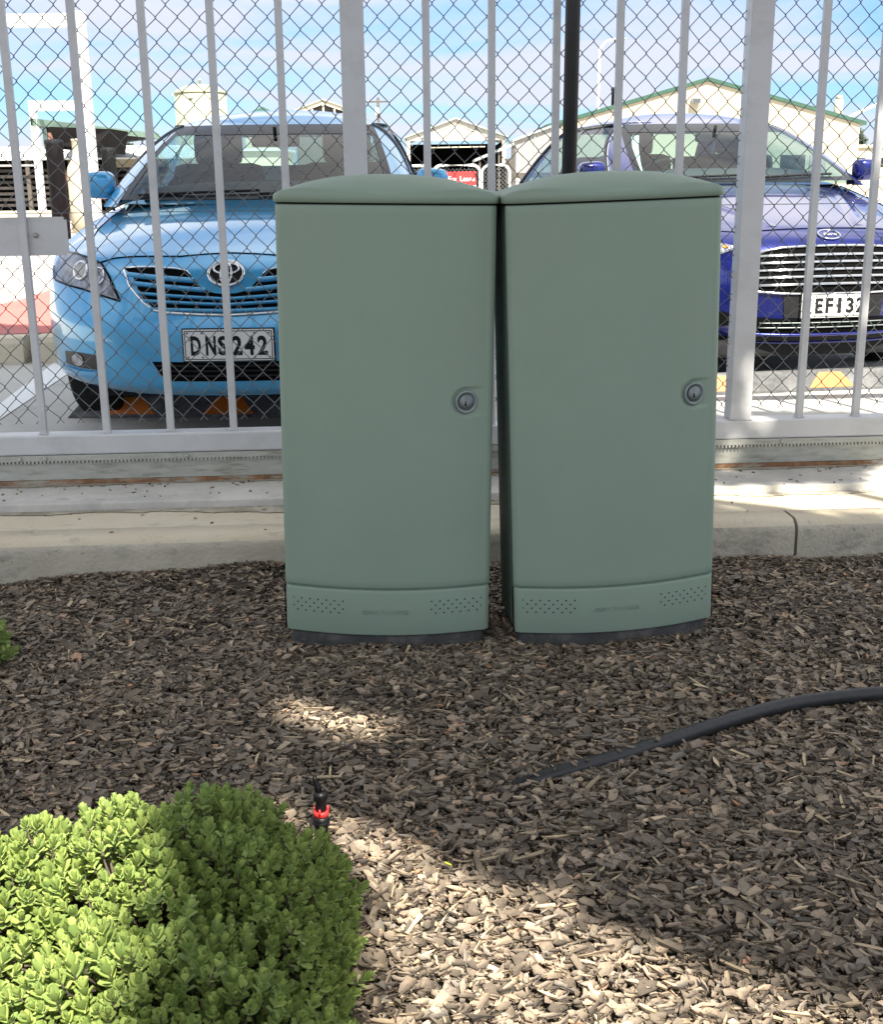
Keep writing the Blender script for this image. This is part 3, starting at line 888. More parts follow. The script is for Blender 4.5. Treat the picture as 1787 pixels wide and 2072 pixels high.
mb.box(-0.012, 0.012, -0.011, -0.007, 0.093, 0.103, 0.001)
mb.build('nozzle', M['nozzle'], sp)

# ------------------------------------------------------------------ shrubs
def leaf_pts(L, W_, cup, tipup):
    """obovate leaf along +x, 4 stations x 3 across"""
    st = [(0.0, .22), (.28, .72), (.60, 1.0), (.86, .72), (1.0, .12)]
    rows = []
    for t, k in st:
        z = tipup * L * t * t
        rows.append([(L * t, -W_ * k / 2, z + cup * k * W_), (L * t, 0, z), (L * t, W_ * k / 2, z + cup * k * W_)])
    return rows
def shrub(name, lumps, nshoot, label, m, scale=1.0, seed=3):
    r = random.Random(seed)
    root = empty(name, (lumps[0][0], lumps[0][1], ZM)); tag(root, label, 'shrub')
    ox, oy, oz = root.location
    V = []; F = []
    stems = MB()
    lf = [(leaf_pts(1, .68, .26, .16))]
    base = np.array([q for row in lf[0] for q in row])        # 15 pts
    quad = [(i * 3 + j, i * 3 + j + 1, (i + 1) * 3 + j + 1, (i + 1) * 3 + j) for i in range(4) for j in range(2)]
    placed = []
    tries = 0
    grid = {}
    mind = 0.0235 * scale
    while len(placed) < nshoot and tries < nshoot * 60:
        tries += 1
        c = r.choices(lumps, weights=[l[2] * l[3] for l in lumps])[0]
        th = r.uniform(0, 2 * math.pi); cz = r.uniform(-0.12, 1) ; sr = math.sqrt(1 - cz * cz)
        layer = 1.0 if r.random() < 0.86 else r.uniform(0.72, 0.9)
        wob = 1 + 0.07 * math.sin(5 * th + c[0] * 9) + r.uniform(-.05, .05)
        d = Vector((sr * math.cos(th), sr * math.sin(th), cz))
        p = Vector((c[0] + d.x * c[2] * layer * wob, c[1] + d.y * c[3] * layer * wob, ZM + 0.01 + max(0.01, d.z * c[4] * layer * wob)))
        ins = False
        for l in lumps:
            if l is c: continue
            q = ((p.x - l[0]) / l[2]) ** 2 + ((p.y - l[1]) / l[3]) ** 2 + ((p.z - ZM) / l[4]) ** 2
            if q < 0.80: ins = True; break
        if ins: continue
        key = (int(p.x / mind), int(p.y / mind), int(p.z / mind))
        bad = False
        for a in (-1, 0, 1):
            for b in (-1, 0, 1):
                for e in (-1, 0, 1):
                    for q in grid.get((key[0] + a, key[1] + b, key[2] + e), ()):
                        if (q - p).length < mind: bad = True
        if bad: continue
        grid.setdefault(key, []).append(p)
        nrm = Vector((d.x / c[2], d.y / c[3], d.z / c[4])).normalized()
        if r.random() < 0.06: p = p + nrm * r.uniform(.008, .022)
        ax = (nrm * 0.95 + Vector((0, 0, 0.60)) + Vector((r.gauss(0, .16), r.gauss(0, .16), 0))).normalized()
        placed.append((p, ax))
    for p, ax in placed:
        s_ = scale * r.choice((1, 1, .85, 1.15)) * r.uniform(0.72, 1.2)
        rot0 = r.uniform(0, math.pi)
        a = ax.orthogonal().normalized(); b = ax.cross(a)
        nw = 7
        for k in range(nw):
            t = k / (nw - 1)
            hgt = (-0.036 + 0.034 * t) * s_
            op = R(74 - 64 * t ** 1.05) + r.gauss(0, .08)     # angle from the axis
            Lk = (0.0150 + 0.0055 * math.sin(math.pi * min(1, t * 1.05))) * s_ * (1 - 0.30 * max(0, t - .8) / .2)
            for side in (0, 1):
                an = rot0 + (k % 2) * math.pi / 2 + side * math.pi + r.gauss(0, .10)
                rad = a * math.cos(an) + b * math.sin(an)
                xd = (rad * math.sin(op) + ax * math.cos(op)).normalized()
                yd = ax.cross(xd); 
                if yd.length < 1e-4: continue
                yd.normalize()
                zd = xd.cross(yd)
                if zd.dot(ax) < 0: zd = -zd
                o_ = p + ax * hgt + rad * 0.0012
                Mx = np.array([[xd.x, yd.x, zd.x], [xd.y, yd.y, zd.y], [xd.z, yd.z, zd.z]])
                q = (base * Lk) @ Mx.T + np.array(o_)
                n0 = len(V) * 15
                V.append(q); F += [tuple(i + n0 for i in f) for f in quad]
        if r.random() < 0.5:
            stems.tube([(p + ax * 0.002 * s_) , (p - ax * 0.045 * s_), Vector((p.x * .8 + ox * .2, p.y * .8 + oy * .2, p.z - 0.09))], [0.0012, 0.0018, 0.0025], 4, cap=False)
    V = np.concatenate(V) - np.array([ox, oy, oz])
    me = bpy.data.meshes.new('foliage')
    me.from_pydata(V.tolist(), [], F)
    me.polygons.foreach_set('use_smooth', [True] * len(F))
    me.update(); me.materials.append(m)
    o = bpy.data.objects.new('foliage', me); col.objects.link(o); o.parent = root
    for c in lumps:       # woody heart
        for _ in range(7):
            th = r.uniform(0, 6.28)
            stems.tube([Vector((c[0], c[1], ZM - 0.02)), Vector((c[0] + .3 * c[2] * math.cos(th), c[1] + .3 * c[3] * math.sin(th), ZM + c[4] * .35)),
                        Vector((c[0] + .7 * c[2] * math.cos(th), c[1] + .7 * c[3] * math.sin(th), ZM + c[4] * .62))], [0.006, 0.004, 0.002], 6, cap=False)
    stems.v = [(x - ox, y - oy, z - oz) for x, y, z in stems.v]
    stems.build('stems', M['bark'], root)
    print(name, 'shoots', len(placed))
    return root
shrub('hebe_shrub', [(-0.43, 1.60, 0.27, 0.28, 0.265), (-0.64, 1.58, 0.21, 0.21, 0.245), (-0.248, 1.68, 0.108, 0.17, 0.175), (-0.40, 1.33, 0.27, 0.20, 0.24),
                     (-0.72, 1.35, 0.22, 0.22, 0.22), (-0.27, 1.50, 0.13, 0.18, 0.20), (-0.36, 1.78, 0.13, 0.13, 0.20), (-0.86, 1.62, 0.15, 0.18, 0.19)], 3100,
      'large dense green shrub in the front corner, half in bright sun', M['hebe'], scale=0.86)
shrub('hebe_shrub', [(-1.262, 2.93, 0.12, 0.12, 0.13)], 120, 'small pale green shrub at the left edge of the mulch bed', M['hebe2'], scale=1.1, seed=8)

# ------------------------------------------------------------------ cars
def hermite(tab, k):
    z = [t[0] for t in tab]; v = [t[k] for t in tab]; n = len(z)
    d = [(v[i + 1] - v[i]) / (z[i + 1] - z[i]) for i in range(n - 1)]
    mt = [d[0]] + [0 if d[i - 1] * d[i] <= 0 else 2 * d[i - 1] * d[i] / (d[i - 1] + d[i]) for i in range(1, n - 1)] + [d[-1]]
    def f(x):
        if x <= z[0]: return v[0]
        if x >= z[-1]: return v[-1]
        i = max(j for j in range(n - 1) if z[j] <= x)
        h = z[i + 1] - z[i]; t = (x - z[i]) / h
        return (2 * t ** 3 - 3 * t * t + 1) * v[i] + (t ** 3 - 2 * t * t + t) * h * mt[i] + (-2 * t ** 3 + 3 * t * t) * v[i + 1] + (t ** 3 - t * t) * h * mt[i + 1]
    return f
class Shell:
    def __init__(s, tab, n, D, nr, Dr):
        s.tab = tab; s.yf = hermite(tab, 1); s.W = hermite(tab, 2); s.yr = hermite(tab, 3)
        s.n, s.D, s.nr, s.Dr = n, D, nr, Dr
    def ring(s, z, nf=48, nside=14, nr=20):
        yf, W, yr = s.yf(z), s.W(z), s.yr(z)
        D = min(s.D, (yr - yf) * .45); Dr = min(s.Dr, (yr - yf) * .45)
        P = []
        for k in range(nf + 1):
            a = R(-90 + 180 * k / nf)
            t = abs(math.sin(a)) ** (2 / s.n)
            P.append((W * math.copysign(t, a), yf + D * (1 - abs(math.cos(a))), z))
        for k in range(1, nside):
            P.append((W, yf + D + (yr - Dr - yf - D) * k / nside, z))
        for k in range(nr + 1):
            a = R(90 - 180 * k / nr)
            t = abs(math.sin(a)) ** (2 / s.nr)
            P.append((W * math.copysign(t, a), yr - Dr * (1 - abs(math.cos(a))), z))
        for k in range(nside - 1, 0, -1):
            P.append((-W, yf + D + (yr - Dr - yf - D) * k / nside, z))
        return P
    def front0(s, x, z):
        yf, W = s.yf(z), s.W(z); t = min(abs(x) / W, 0.9999)
        return Vector((x, yf + s.D * (1 - math.sqrt(1 - t ** s.n)), z))
    def front(s, x, z, off=0.0):
        p = s.front0(x, z); e = 0.004
        a = s.front0(x + e, z) - s.front0(x - e, z); b = s.front0(x, z + e) - s.front0(x, z - e)
        return p + a.cross(b).normalized() * off
    def side0(s, y, z, sg):
        yf, W, yr = s.yf(z), s.W(z), s.yr(z)
        if y < yf + s.D: t = max(0.0, 1 - max(0.0, (1 - (y - yf) / s.D)) ** 2) ** (1 / s.n)
        elif y > yr - s.Dr: t = max(0.0, 1 - max(0.0, (1 - (yr - y) / s.Dr)) ** 2) ** (1 / s.nr)
        else: t = 1
        return Vector((sg * W * t, y, z))
    def side(s, y, z, sg, off=0.0):
        p = s.side0(y, z, sg); e = 0.004
        a = s.side0(y + e, z, 1) - s.side0(y - e, z, 1); b = s.side0(y, z + e, 1) - s.side0(y, z - e, 1)
        n = a.cross(b).normalized(); n = Vector((n.x * sg, n.y, n.z))
        return p + n * off
def lin(P, t):           # P list of (x,z) polyline, t in 0..1
    if len(P) == 1: return P[0]
    L = [0]
    for i in range(len(P) - 1): L.append(L[-1] + math.hypot(P[i + 1][0] - P[i][0], P[i + 1][1] - P[i][1]))
    d = t * L[-1]
    for i in range(len(P) - 1):
        if d <= L[i + 1] + 1e-9:
            k = (d - L[i]) / max(1e-9, L[i + 1] - L[i])
            return tuple(P[i][j] + (P[i + 1][j] - P[i][j]) * k for j in range(len(P[0])))
    return P[-1]
def patch(mb, fn, A, B, off=0.003, nu=24, nv=8, thick=0.0):
    P = []
    for i in range(nv + 1):
        row = []
        for j in range(nu + 1):
            a = lin(A, j / nu); b = lin(B, j / nu); t = i / nv
            row.append(fn(a[0] + (b[0] - a[0]) * t, a[1] + (b[1] - a[1]) * t, off))
        P.append(row)
    mb.grid(P)
    if thick:
        edge = P[0] + [r_[-1] for r_ in P[1:-1]] + P[-1][::-1] + [r_[0] for r_ in P[1:-1]][::-1]
        def inn(p): return (p[0], p[1] + thick, p[2])
        mb.grid([edge, [inn(p) for p in edge]], closed_u=True, smooth=False)
def mir(P): return [(-x, z) for x, z in P]

def wheel(root, x, y, r, sg, rim=M['lock']):
    mb = MB(); mb.lathe([(r * .60, -.10), (r * .93, -.105), (r, -.085), (r, .085), (r * .93, .105), (r * .62, .10)], n=36)
    t = mb.build('wheel', M['black'], root)
    t.data.transform(Matrix.Translation((x, y, r)) @ Matrix.Rotation(R(90), 4, 'Y'))
    mb = MB(); mb.lathe([(r * .62, -.09), (r * .62, .10), (r * .58, .10), (r * .52, .07), (r * .16, .085), (0, .085)], n=30)
    for k in range(5):
        a = 2 * math.pi * k / 5
        mb.tube([(0.05 * math.cos(a), .05 * math.sin(a), .09), (r * .56 * math.cos(a), r * .56 * math.sin(a), .095)], [.03, .022], 6)
    w_ = mb.build('rim', rim, t)
    w_.data.transform(Matrix.Translation((x, y, r)) @ Matrix.Rotation(R(90 * sg), 4, 'Y'))

def rbox(mb, c, s_, b):
    mb.box(c[0] - s_[0] / 2, c[0] + s_[0] / 2, c[1] - s_[1] / 2, c[1] + s_[1] / 2, c[2] - s_[2] / 2, c[2] + s_[2] / 2, b)

def car(name, loc, yaw, label, paint, body, gh, zs, spec):
    root = empty(name, loc, yaw); tag(root, label, 'car')
    # lower body
    mb = MB()
    P = [body.ring(z) for z in zs]
    mb.grid(P, closed_u=True)
    n = len(P[0])
    mb.add(P[0], [tuple(range(n))[::-1]]); mb.add(P[-1], [tuple(range(n))])
    bo = fix_normals(mb.build('body', paint, root))
    yw = spec['axles']; rw = spec['wheel_r']
    cut = MB()
    for y in yw:
        for sgn in (-1, 1):
            cut.lathe([(rw + .03, -.32), (rw + .03, .32)], n=40)
            k = len(cut.v) - 80
            for i in range(k, len(cut.v)):
                x_, y_, z_ = cut.v[i]
                cut.v[i] = (z_ + sgn * 0.90, y + x_, rw + 0.01 + y_)
    co = fix_normals(cut.build('cut', paint))
    co.matrix_world = Matrix.Translation(loc) @ Matrix.Rotation(yaw, 4, 'Z')
    bpy.context.view_layer.update()
    bl = bo.modifiers.new('b', 'BOOLEAN'); bl.object = co; bl.solver = 'EXACT'
    dg = bpy.context.evaluated_depsgraph_get()
    me = bpy.data.meshes.new_from_object(bo.evaluated_get(dg))
    bo.modifiers.clear()
    me.materials.clear(); me.materials.append(paint)
    if len(me.polygons) > 500: bo.data = me
    bpy.data.objects.remove(co)
    for y in yw:
        for sgn in (-1, 1): wheel(root, sgn * (spec['track']), y, rw, sgn)
    # dark underside so nothing shows light beneath
    mb = MB(); mb.box(-.66, .66, .32, spec['L'] - .3, .20, .26); mb.build('underbody', M['black'], root)
    if spec.get('air_dam'):
        mb = MB(); mb.box(-.60, .60, .10, .36, .175, .262, .02); mb.build('air_dam', M['black'], root)
    F = body.front
    # ---- greenhouse
    z0, z1, z2 = gh['z']
    g_ = gh['shell']
    UW = gh.get('u', .875)
    wb = MB()
    patch(wb, lambda u, z, o: g_.front(u * g_.W(z), z, o), [(-UW, z0), (UW, z0)], [(-UW, z1), (UW, z1)], 0.0, 32, 14)
    ws = wb.build('windscreen', M['glass'], root)
    fb = MB()
    def gf(u, z, o): return g_.front(u * g_.W(z), z, o)
    patch(fb, gf, [(-UW, z1 - .055), (UW, z1 - .055)], [(-UW, z1), (UW, z1)], 0.002, 32, 3)
    patch(fb, gf, [(-UW, z0), (UW, z0)], [(-UW, z0 + .022), (UW, z0 + .022)], 0.002, 32, 2)
    for sgn in (-1, 1):
        patch(fb, gf, [(sgn * UW, z0), (sgn * UW, z1)], [(sgn * (UW - .05), z0), (sgn * (UW - .05), z1)], 0.0025, 14, 2)
    fb.build('windscreen_border', M['frit'], ws)
    # pillars, window openings
    ya0, ya1 = gh['a']      # front edge of door glass at z0 and z1
    yc0, yc1 = gh['c']      # rear edge of door glass
    yb = gh['b']
    def yat(a0, a1, z): return a0 + (a1 - a0) * (z - z0) / (z1 - z0)
    NZ = 16
    for sgn in (-1, 1):
        fr = MB(); P = []
        for i in range(NZ + 1):
            z = z0 - .03 + (z1 - z0 + .03) * i / NZ
            zc = max(z, z0)
            pa = gf(sgn * UW, z, 0)
            ys_ = pa.y; ye = max(yat(ya0, ya1, zc), ys_ + .01)
            P.append([g_.side(ys_ + (ye - ys_) * k / 8, z, sgn, 0.001) for k in range(9)])
        fr.grid(P); fr.build('pillar', paint, root)
        fr = MB(); P = []
        for i in range(NZ + 1):        # C pillar to rear glass
            z = z0 - .03 + (z1 - z0 + .03) * i / NZ
            zc = max(z, z0)
            ys_ = yat(yc0, yc1, zc); ye = g_.yr(z) - g_.Dr * (1 - math.sqrt(1 - UW ** g_.nr))
            P.append([g_.side(ys_ + (ye - ys_) * k / 10, z, sgn, 0.0) for k in range(11)])
        fr.grid(P); fr.build('pillar', paint, root)
        gl = MB(); P = []
        for i in range(NZ + 1):
            z = z0 - .02 + (z1 - z0 + .02) * i / NZ
            P.append([g_.side(yat(ya0, ya1, z) + (yat(yc0, yc1, z) - yat(ya0, ya1, z)) * k / 16, z, sgn, -0.002) for k in range(17)])
        gl.grid(P); go = gl.build('side_window', M['glassdark'], root)
        tr = MB()
        for yy, w_ in ((yb, .045),):
            tr.grid([[g_.side(yy - w_ + .10 * i / NZ * 0.6, z0 + (z1 - z0) * i / NZ, sgn, .002), g_.side(yy + w_ + .10 * i / NZ * .6, z0 + (z1 - z0) * i / NZ, sgn, .002)] for i in range(NZ + 1)])
        for (a0, a1) in ((ya0, ya1), (yc0, yc1)):
            tr.tube([g_.side(yat(a0, a1, z0 + (z1 - z0) * i / NZ), z0 + (z1 - z0) * i / NZ, sgn, .003) for i in range(NZ + 1)], .009, 6)
        tr.tube([g_.side(ya1 + (yc1 - ya1) * k / 16, z1, sgn, .003) for k in range(17)], .009, 6)
        tr.build('window_trim', M['blackgloss'], go)
        if spec.get('chrome_windows'):
            tr = MB(); tr.tube([g_.side(ya1 - .05 + (yc1 - ya1 + .05) * k / 16, z1 + .014, sgn, .004) for k in range(17)], .006, 6)
            tr.tube([g_.side(yat(ya0, ya1, z0 + (z1 - z0) * i / NZ) - .025, z0 + (z1 - z0) * i / NZ + .004, sgn, .004) for i in range(NZ + 1)], .005, 6)
            tr.build('chrome_trim', M['chrome'], go)
    # rear glass
    rg = MB(); P = []
    for i in range(9):
        z = z0 + (z1 - z0) * i / 8; W = g_.W(z); yr = g_.yr(z); row = []
        for k in range(25):
            u = -UW + 2 * UW * k / 24
            row.append((u * W, yr - g_.Dr * (1 - math.sqrt(1 - abs(u) ** g_.nr)), z))
        P.append(row)
    rg.grid(P); rg.build('rear_window', M['glass'], root)
    # roof: continues the greenhouse rings
    rf = MB(); P = [g_.ring(z, 48, 14, 24) for z in (z1 - .004, z1 + .006, z1 + .014)]
    yf1, yr1, W1 = g_.yf(z1 + .014), g_.yr(z1 + .014), g_.W(z1 + .014)
    cyy = yf1 + (yr1 - yf1) * .46
    base_r = P[-1]
    for k in range(1, 15):
        s_ = 1 - k / 14 * .999
        hh = (z2 - z1 - .014) * (1 - s_ ** 2.1)
        P.append([(x * s_, cyy + (y - cyy) * s_, z1 + .014 + hh) for x, y, z in base_r])
    rf.grid(P, closed_u=True)
    # headlining below
    rfo = fix_normals(rf.build('roof', paint, root))
    hl = MB()
    hr = g_.ring(z1 - .02, 24, 8, 12)
    hl.add([(x * .95, cyy + (y - cyy) * .95, z1 - .012) for x, y, z in hr], [tuple(range(len(hr)))])
    hl.build('headlining', M['seat'] if spec.get('dark_lining') else M['dash'], root)
    # ---- interior
    ib = MB()
    dr = g_.ring(z0, 36, 10, 16)
    ib.add([(x * .93, cyy + (y - cyy) * .95, z0 - .022) for x, y, z in dr], [tuple(range(len(dr)))])
    ib.tube([(-.60, g_.yf(z0) + .52, z0 - .02), (-.3, g_.yf(z0) + .46, z0 + .005), (.3, g_.yf(z0) + .46, z0 + .005), (.60, g_.yf(z0) + .52, z0 - .02)], .075, 12)
    ib.build('dashboard', M['dash'], root)
    for x in (-.36, .36):
        y_ = g_.yf(z0) + 1.20
        sb = MB(); rbox(sb, (x, y_, z0 + .02), (.50, .16, .32), .06)
        so_ = sb.build('seat', M['seat'], root)
        sb = MB(); rbox(sb, (x, y_ + .03, z0 + .265), (.27, .10, .18), .045)
        sb.tube([(x - .06, y_ + .02, z0 + .1), (x - .06, y_ + .03, z0 + .22)], .007, 6); sb.tube([(x + .06, y_ + .02, z0 + .1), (x + .06, y_ + .03, z0 + .22)], .007, 6)
        sb.build('headrest', M['seat'], so_)
    y_ = g_.yf(z0) + 2.12
    sb = MB(); rbox(sb, (0, y_, z0 - .0), (1.20, .14, .18), .05)
    so_ = sb.build('rear_seat', M['seat'], root)
    for x in (-.38, .38, 0):
        sb = MB(); rbox(sb, (x, y_ + .02, z0 + .12), (.25, .09, .12), .035); sb.build('headrest', M['seat'], so_)
    sb = MB()
    pts = [(-.36 + .18 * math.cos(t), g_.yf(z0) + .60 - .05 * math.sin(t), z0 - .03 + .16 * math.sin(t)) for t in [2 * math.pi * k / 28 for k in range(29)]]
    sb.tube(pts, .014, 8); sb.tube([(-.36, g_.yf(z0) + .58, z0 - .03), (-.36, g_.yf(z0) + .55, z0 + .09)], .02, 6)
    sb.build('steering_wheel', M['black'], root)
    sb = MB(); zm = z1 - .085; ym = g_.yf(zm) + .09
    rbox(sb, (0.02, ym, zm), (.25, .03, .065), .014); sb.tube([(0.02, ym, zm + .02), (0.02, ym - .02, z1 - .02)], .010, 6)
    sb.build('rear_view_mirror', M['black'], root)
    sb = MB(); n_ = 9
    for k in range(n_): pass
    # wipers
    wp = MB()
    for (xa, xb) in ((-.56, .02), (.02, .52)):
        wp.tube([gf(xa / g_.W(z0), z0 + .012, .012), gf((xa + xb) / 2 / g_.W(z0), z0 + .020, .014), gf(xb / g_.W(z0), z0 + .028, .012)], .007, 6)
    wp.build('wiper', M['black'], root)
    # ---- door mirrors
    for sgn in (-1, 1):
        mx_, my_, mz_ = gh['mirror']
        mbm = bmesh.new(); bmesh.ops.create_uvsphere(mbm, u_segments=24, v_segments=16, radius=1)
        for v in mbm.verts:
            e = 3.6
            c = [math.copysign(abs(q) ** (2 / e), q) for q in v.co]
            v.co = Vector((c[0] * .080, c[1] * .075 if c[1] < 0 else c[1] * .035, c[2] * .066 * (1 - .06 * c[0] * sgn)))
        me = bpy.data.meshes.new('door_mirror'); mbm.to_mesh(me); mbm.free()
        for p_ in me.polygons: p_.use_smooth = True
        me.transform(Matrix.Translation((sgn * mx_, my_, mz_))); me.materials.append(paint)
        mo = bpy.data.objects.new('door_mirror', me); col.objects.link(mo); mo.parent = root
        sb = MB(); sb.tube([(sgn * (mx_ - .10), my_ + .03, mz_ - .06), (sgn * (mx_ - .02), my_ + .005, mz_ - .058)], [.03, .02], 8); sb.build('mirror_arm', M['blackgloss'], mo)
        # door shut line and handle
        dl = MB()
        for y_ in gh['doors']:
            dl.tube([body.side(y_ + .06 * (zz_ - .5), zz_, sgn, .0005) for zz_ in [.30 + k * .06 for k in range(11)]], .0035, 5)
        dl.tube([body.side(gh['doors'][0] + .06 + k * .1, z0 - .05, sgn, .001) for k in range(int((gh['doors'][-1] - gh['doors'][0]) / .1))], .006, 5)
        dl.build('door_shut_line', M['hole'], root)
        for y_ in gh['handles']:
            hb = MB(); hb.tube([body.side(y_, z0 - .12, sgn, .012), body.side(y_ + .09, z0 - .115, sgn, .032), body.side(y_ + .18, z0 - .12, sgn, .012)], [.010, .014, .010], 8)
            hb.build('door_handle', paint, root)
    return root, body, gf

def plate(root, cx, y, zc, txt, spacing=1.05, size=0.118, border=True):
    mb = MB(); mb.box(cx - .180, cx + .180, y, y + .004, zc - .0625, zc + .0625, 0.0015)
    p = mb.build('number_plate', M['platew'], root)
    mb = MB()
    a, b = .1735, .0560
    for q in ([(-a, b), (a, b)], [(a, b), (a, -b)], [(a, -b), (-a, -b)], [(-a, -b), (-a, b)]):
        mb.tube([(cx + q[0][0], y - .0008, zc + q[0][1]), (cx + q[1][0], y - .0008, zc + q[1][1])], .0017, 5)
    for sx in (-1, 1):
        for sz in (-1, 1):
            for dx in (.163, .105):
                mb.tube([(cx + sx * dx, y - .003, zc + sz * .048), (cx + sx * dx, y + .001, zc + sz * .048)], .0034, 8)
    mb.build('plate_border', M['black'], p)
    vs_, fs_ = [], []
    for ch_, xc in zip(txt, spacing):
        tmp = text('letter', ch_, .1, M['black'], p, Matrix.Identity(4), extrude=.0008, offset=.0035)
        me_ = tmp.data
        xx = [v.co.x for v in me_.vertices]; yy = [v.co.y for v in me_.vertices]
        hw = .041 if ch_ != '1' else .020
        k0_ = len(vs_)
        for v in me_.vertices:
            vs_.append((cx - .18 + xc + ((v.co.x - min(xx)) / (max(xx) - min(xx)) - .5) * hw, y - .0006 - v.co.z, zc - .002 + ((v.co.y - min(yy)) / (max(yy) - min(yy)) - .5) * .078))
        fs_ += [tuple(i + k0_ for i in q_.vertices) for q_ in me_.polygons]
        bpy.data.objects.remove(tmp)
    lb2 = MB(); lb2.add(vs_, fs_); lb2.build('plate_lettering', M['black'], p)
    mb = MB(); mb.box(cx - .186, cx + .186, y + .0045, y + .014, zc - .067, zc + .067, .002)
    mb.build('plate_holder', M['black'], p)
    return p
def ellipse_tube(mb, fn, cx, cz, rx, rz, r, off=0.004, n=40, a0=0, a1=360, flat=1):
    pts = [fn(cx + rx * math.cos(R(a0 + (a1 - a0) * k / n)), cz + rz * math.sin(R(a0 + (a1 - a0) * k / n)), off) for k in range(n + 1)]
    mb.tube(pts, r, 8, cap=False)
def disc_patch(mb, fn, cx, cz, rx, rz, off, n=32):
    c = fn(cx, cz, off)
    P = [c] + [fn(cx + rx * math.cos(2 * math.pi * k / n), cz + rz * math.sin(2 * math.pi * k / n), off) for k in range(n)]
    mb.add(P, [(0, 1 + k, 1 + (k + 1) % n) for k in range(n)], True)

# --- light blue saloon, left bay
bodyA = Shell([(.235, .09, .80, 4.70), (.262, .03, .86, 4.76), (.31, .0, .895, 4.80), (.42, 0, .905, 4.81), (.52, .0, .91, 4.81), (.60, .03, .91, 4.80), (.68, .06, .91, 4.79), (.74, .10, .905, 4.78),
               (.785, .16, .90, 4.77), (.83, .29, .885, 4.75), (.88, .50, .865, 4.72), (.93, .77, .84, 4.66), (.965, .96, .81, 4.55), (.985, 1.06, .785, 4.40), (1.0, 1.16, .75, 4.20)], 2.35, .80, 3.0, .45)
ghA = dict(shell=Shell([(.96, .88, .765, 4.15), (1.0, .96, .755, 4.08), (1.1, 1.18, .725, 3.92), (1.2, 1.41, .685, 3.75), (1.3, 1.66, .635, 3.55), (1.375, 1.88, .585, 3.38), (1.395, 1.97, .555, 3.28)], 2.6, .30, 3.2, .22),
           z=(1.005, 1.375, 1.482), a=(1.32, 2.02), c=(3.75, 3.22), b=2.55, mirror=(.835, 1.42, 1.075), doors=(1.32, 2.42, 3.45), handles=(2.15, 3.18))
zsA = [.235, .242, .25, .262, .275, .29, .32, .36, .40, .45, .50, .55, .60, .64, .68, .71, .74, .76, .78, .795, .81, .83, .85, .87, .89, .91, .93, .95, .965, .98, .99, 1.0]
A, B_, gfA = car('parked_car', (-0.853, 4.782, 0), R(0.4), 'light blue parked car with plate DNS242 behind the left half of the gate', M['paintA'], bodyA, ghA, zsA,
                 dict(axles=(1.0, 3.76), wheel_r=.315, track=.765, L=4.81))
F = bodyA.front
top = [(-.430, .747), (-.30, .750), (-.20, .744), (-.158, .735), (-.132, .708), (-.105, .680), (-.078, .662), (-.04, .654), (0, .651)]
bot = [(-.430, .743), (-.391, .675), (-.334, .618), (-.292, .588), (-.250, .579), (-.12, .572), (0, .568)]
def even(P, n=30):     # resample evenly in x
    xs_ = [p[0] for p in P]; zs_ = [p[1] for p in P]
    return [(x, float(np.interp(x, xs_, zs_))) for x in np.linspace(xs_[0], xs_[-1], n)]
gr = MB()
for mfn in (lambda P: P, mir):
    tp, bt = mfn(even(top)), mfn(even(bot))
    P = []
    for i in range(9):
        P.append([F(tp[j][0], tp[j][1] + (bt[j][1] - tp[j][1]) * i / 8, .002) for j in range(30)])
    gr.grid(P)
grille = gr.build('grille', M['hole'], A)
sl_ = MB()
slats = [(-.345, -.136, .707, .700, .015), (-.330, -.092, .676, .669, .014), (-.305, 0, .655 - .004, .646 - .002, .010), (-.290, 0, .626, .622, .010)]
def slat(mb, x0, x1, za, zb_, h, sgnx):
    P = []
    for off, dz in ((.004, h), (.016, h * .8), (.019, 0), (.014, -h * .7), (.004, -h)):
        P.append([F(sgnx * (x0 + (x1 - x0) * k / 20), za + (zb_ - za) * k / 20 + dz * .62, off) for k in range(21)])
    mb.grid(P)
for sgnx in (1, -1):
    slat(sl_, -.405, -.128, .720, .700, .0135, sgnx)
    slat(sl_, -.392, -.080, .690, .668 - .004, .0135, sgnx)
    slat(sl_, -.365, 0, .6585 - .006, .6300, .010, sgnx)
    slat(sl_, -.335, 0, .624, .6085, .010, sgnx)
    slat(sl_, -.305, 0, .5915, .5835, .0115, sgnx)
    # blue triangular end cheek
    patch(sl_, lambda x, z, o, s=sgnx: F(s * x, z, o), [(-.428, .744), (-.385, .716), (-.345, .64), (-.285, .590)], [(-.428, .743), (-.391, .675), (-.334, .618), (-.292, .588)], .008, 14, 3)
sl_.build('grille_slats', M['paintA'], grille)
ch = MB()
full = even(bot, 60)
ch.tube([F(x, z, .010) for x, z in full] + [F(-x, z, .010) for x, z in full[::-1][1:]], .0058, 8)
for sgnx in (1, -1):
    ch.tube([F(sgnx * x, z, .008) for x, z in [(-.430, .745), (-.36, .7495), (-.30, .750), (-.20, .744), (-.158, .735), (-.145, .722)]], [.004, .0042, .004, .0035, .003, .002], 8)
ch.build('chrome_trim', M['chrome'], grille)
em = MB(); disc_patch(em, F, 0, .722, .068, .040, .010); e0 = em.build('emblem', M['blackgloss'], A)
em = MB()
ellipse_tube(em, F, 0, .722, .070, .043, .0062, .014)
ellipse_tube(em, F, 0, .7205, .0215, .037, .0044, .016)
ellipse_tube(em, F, 0, .738, .050, .0185, .0044, .017)
em.build('emblem_rings', M['chrome'], e0)
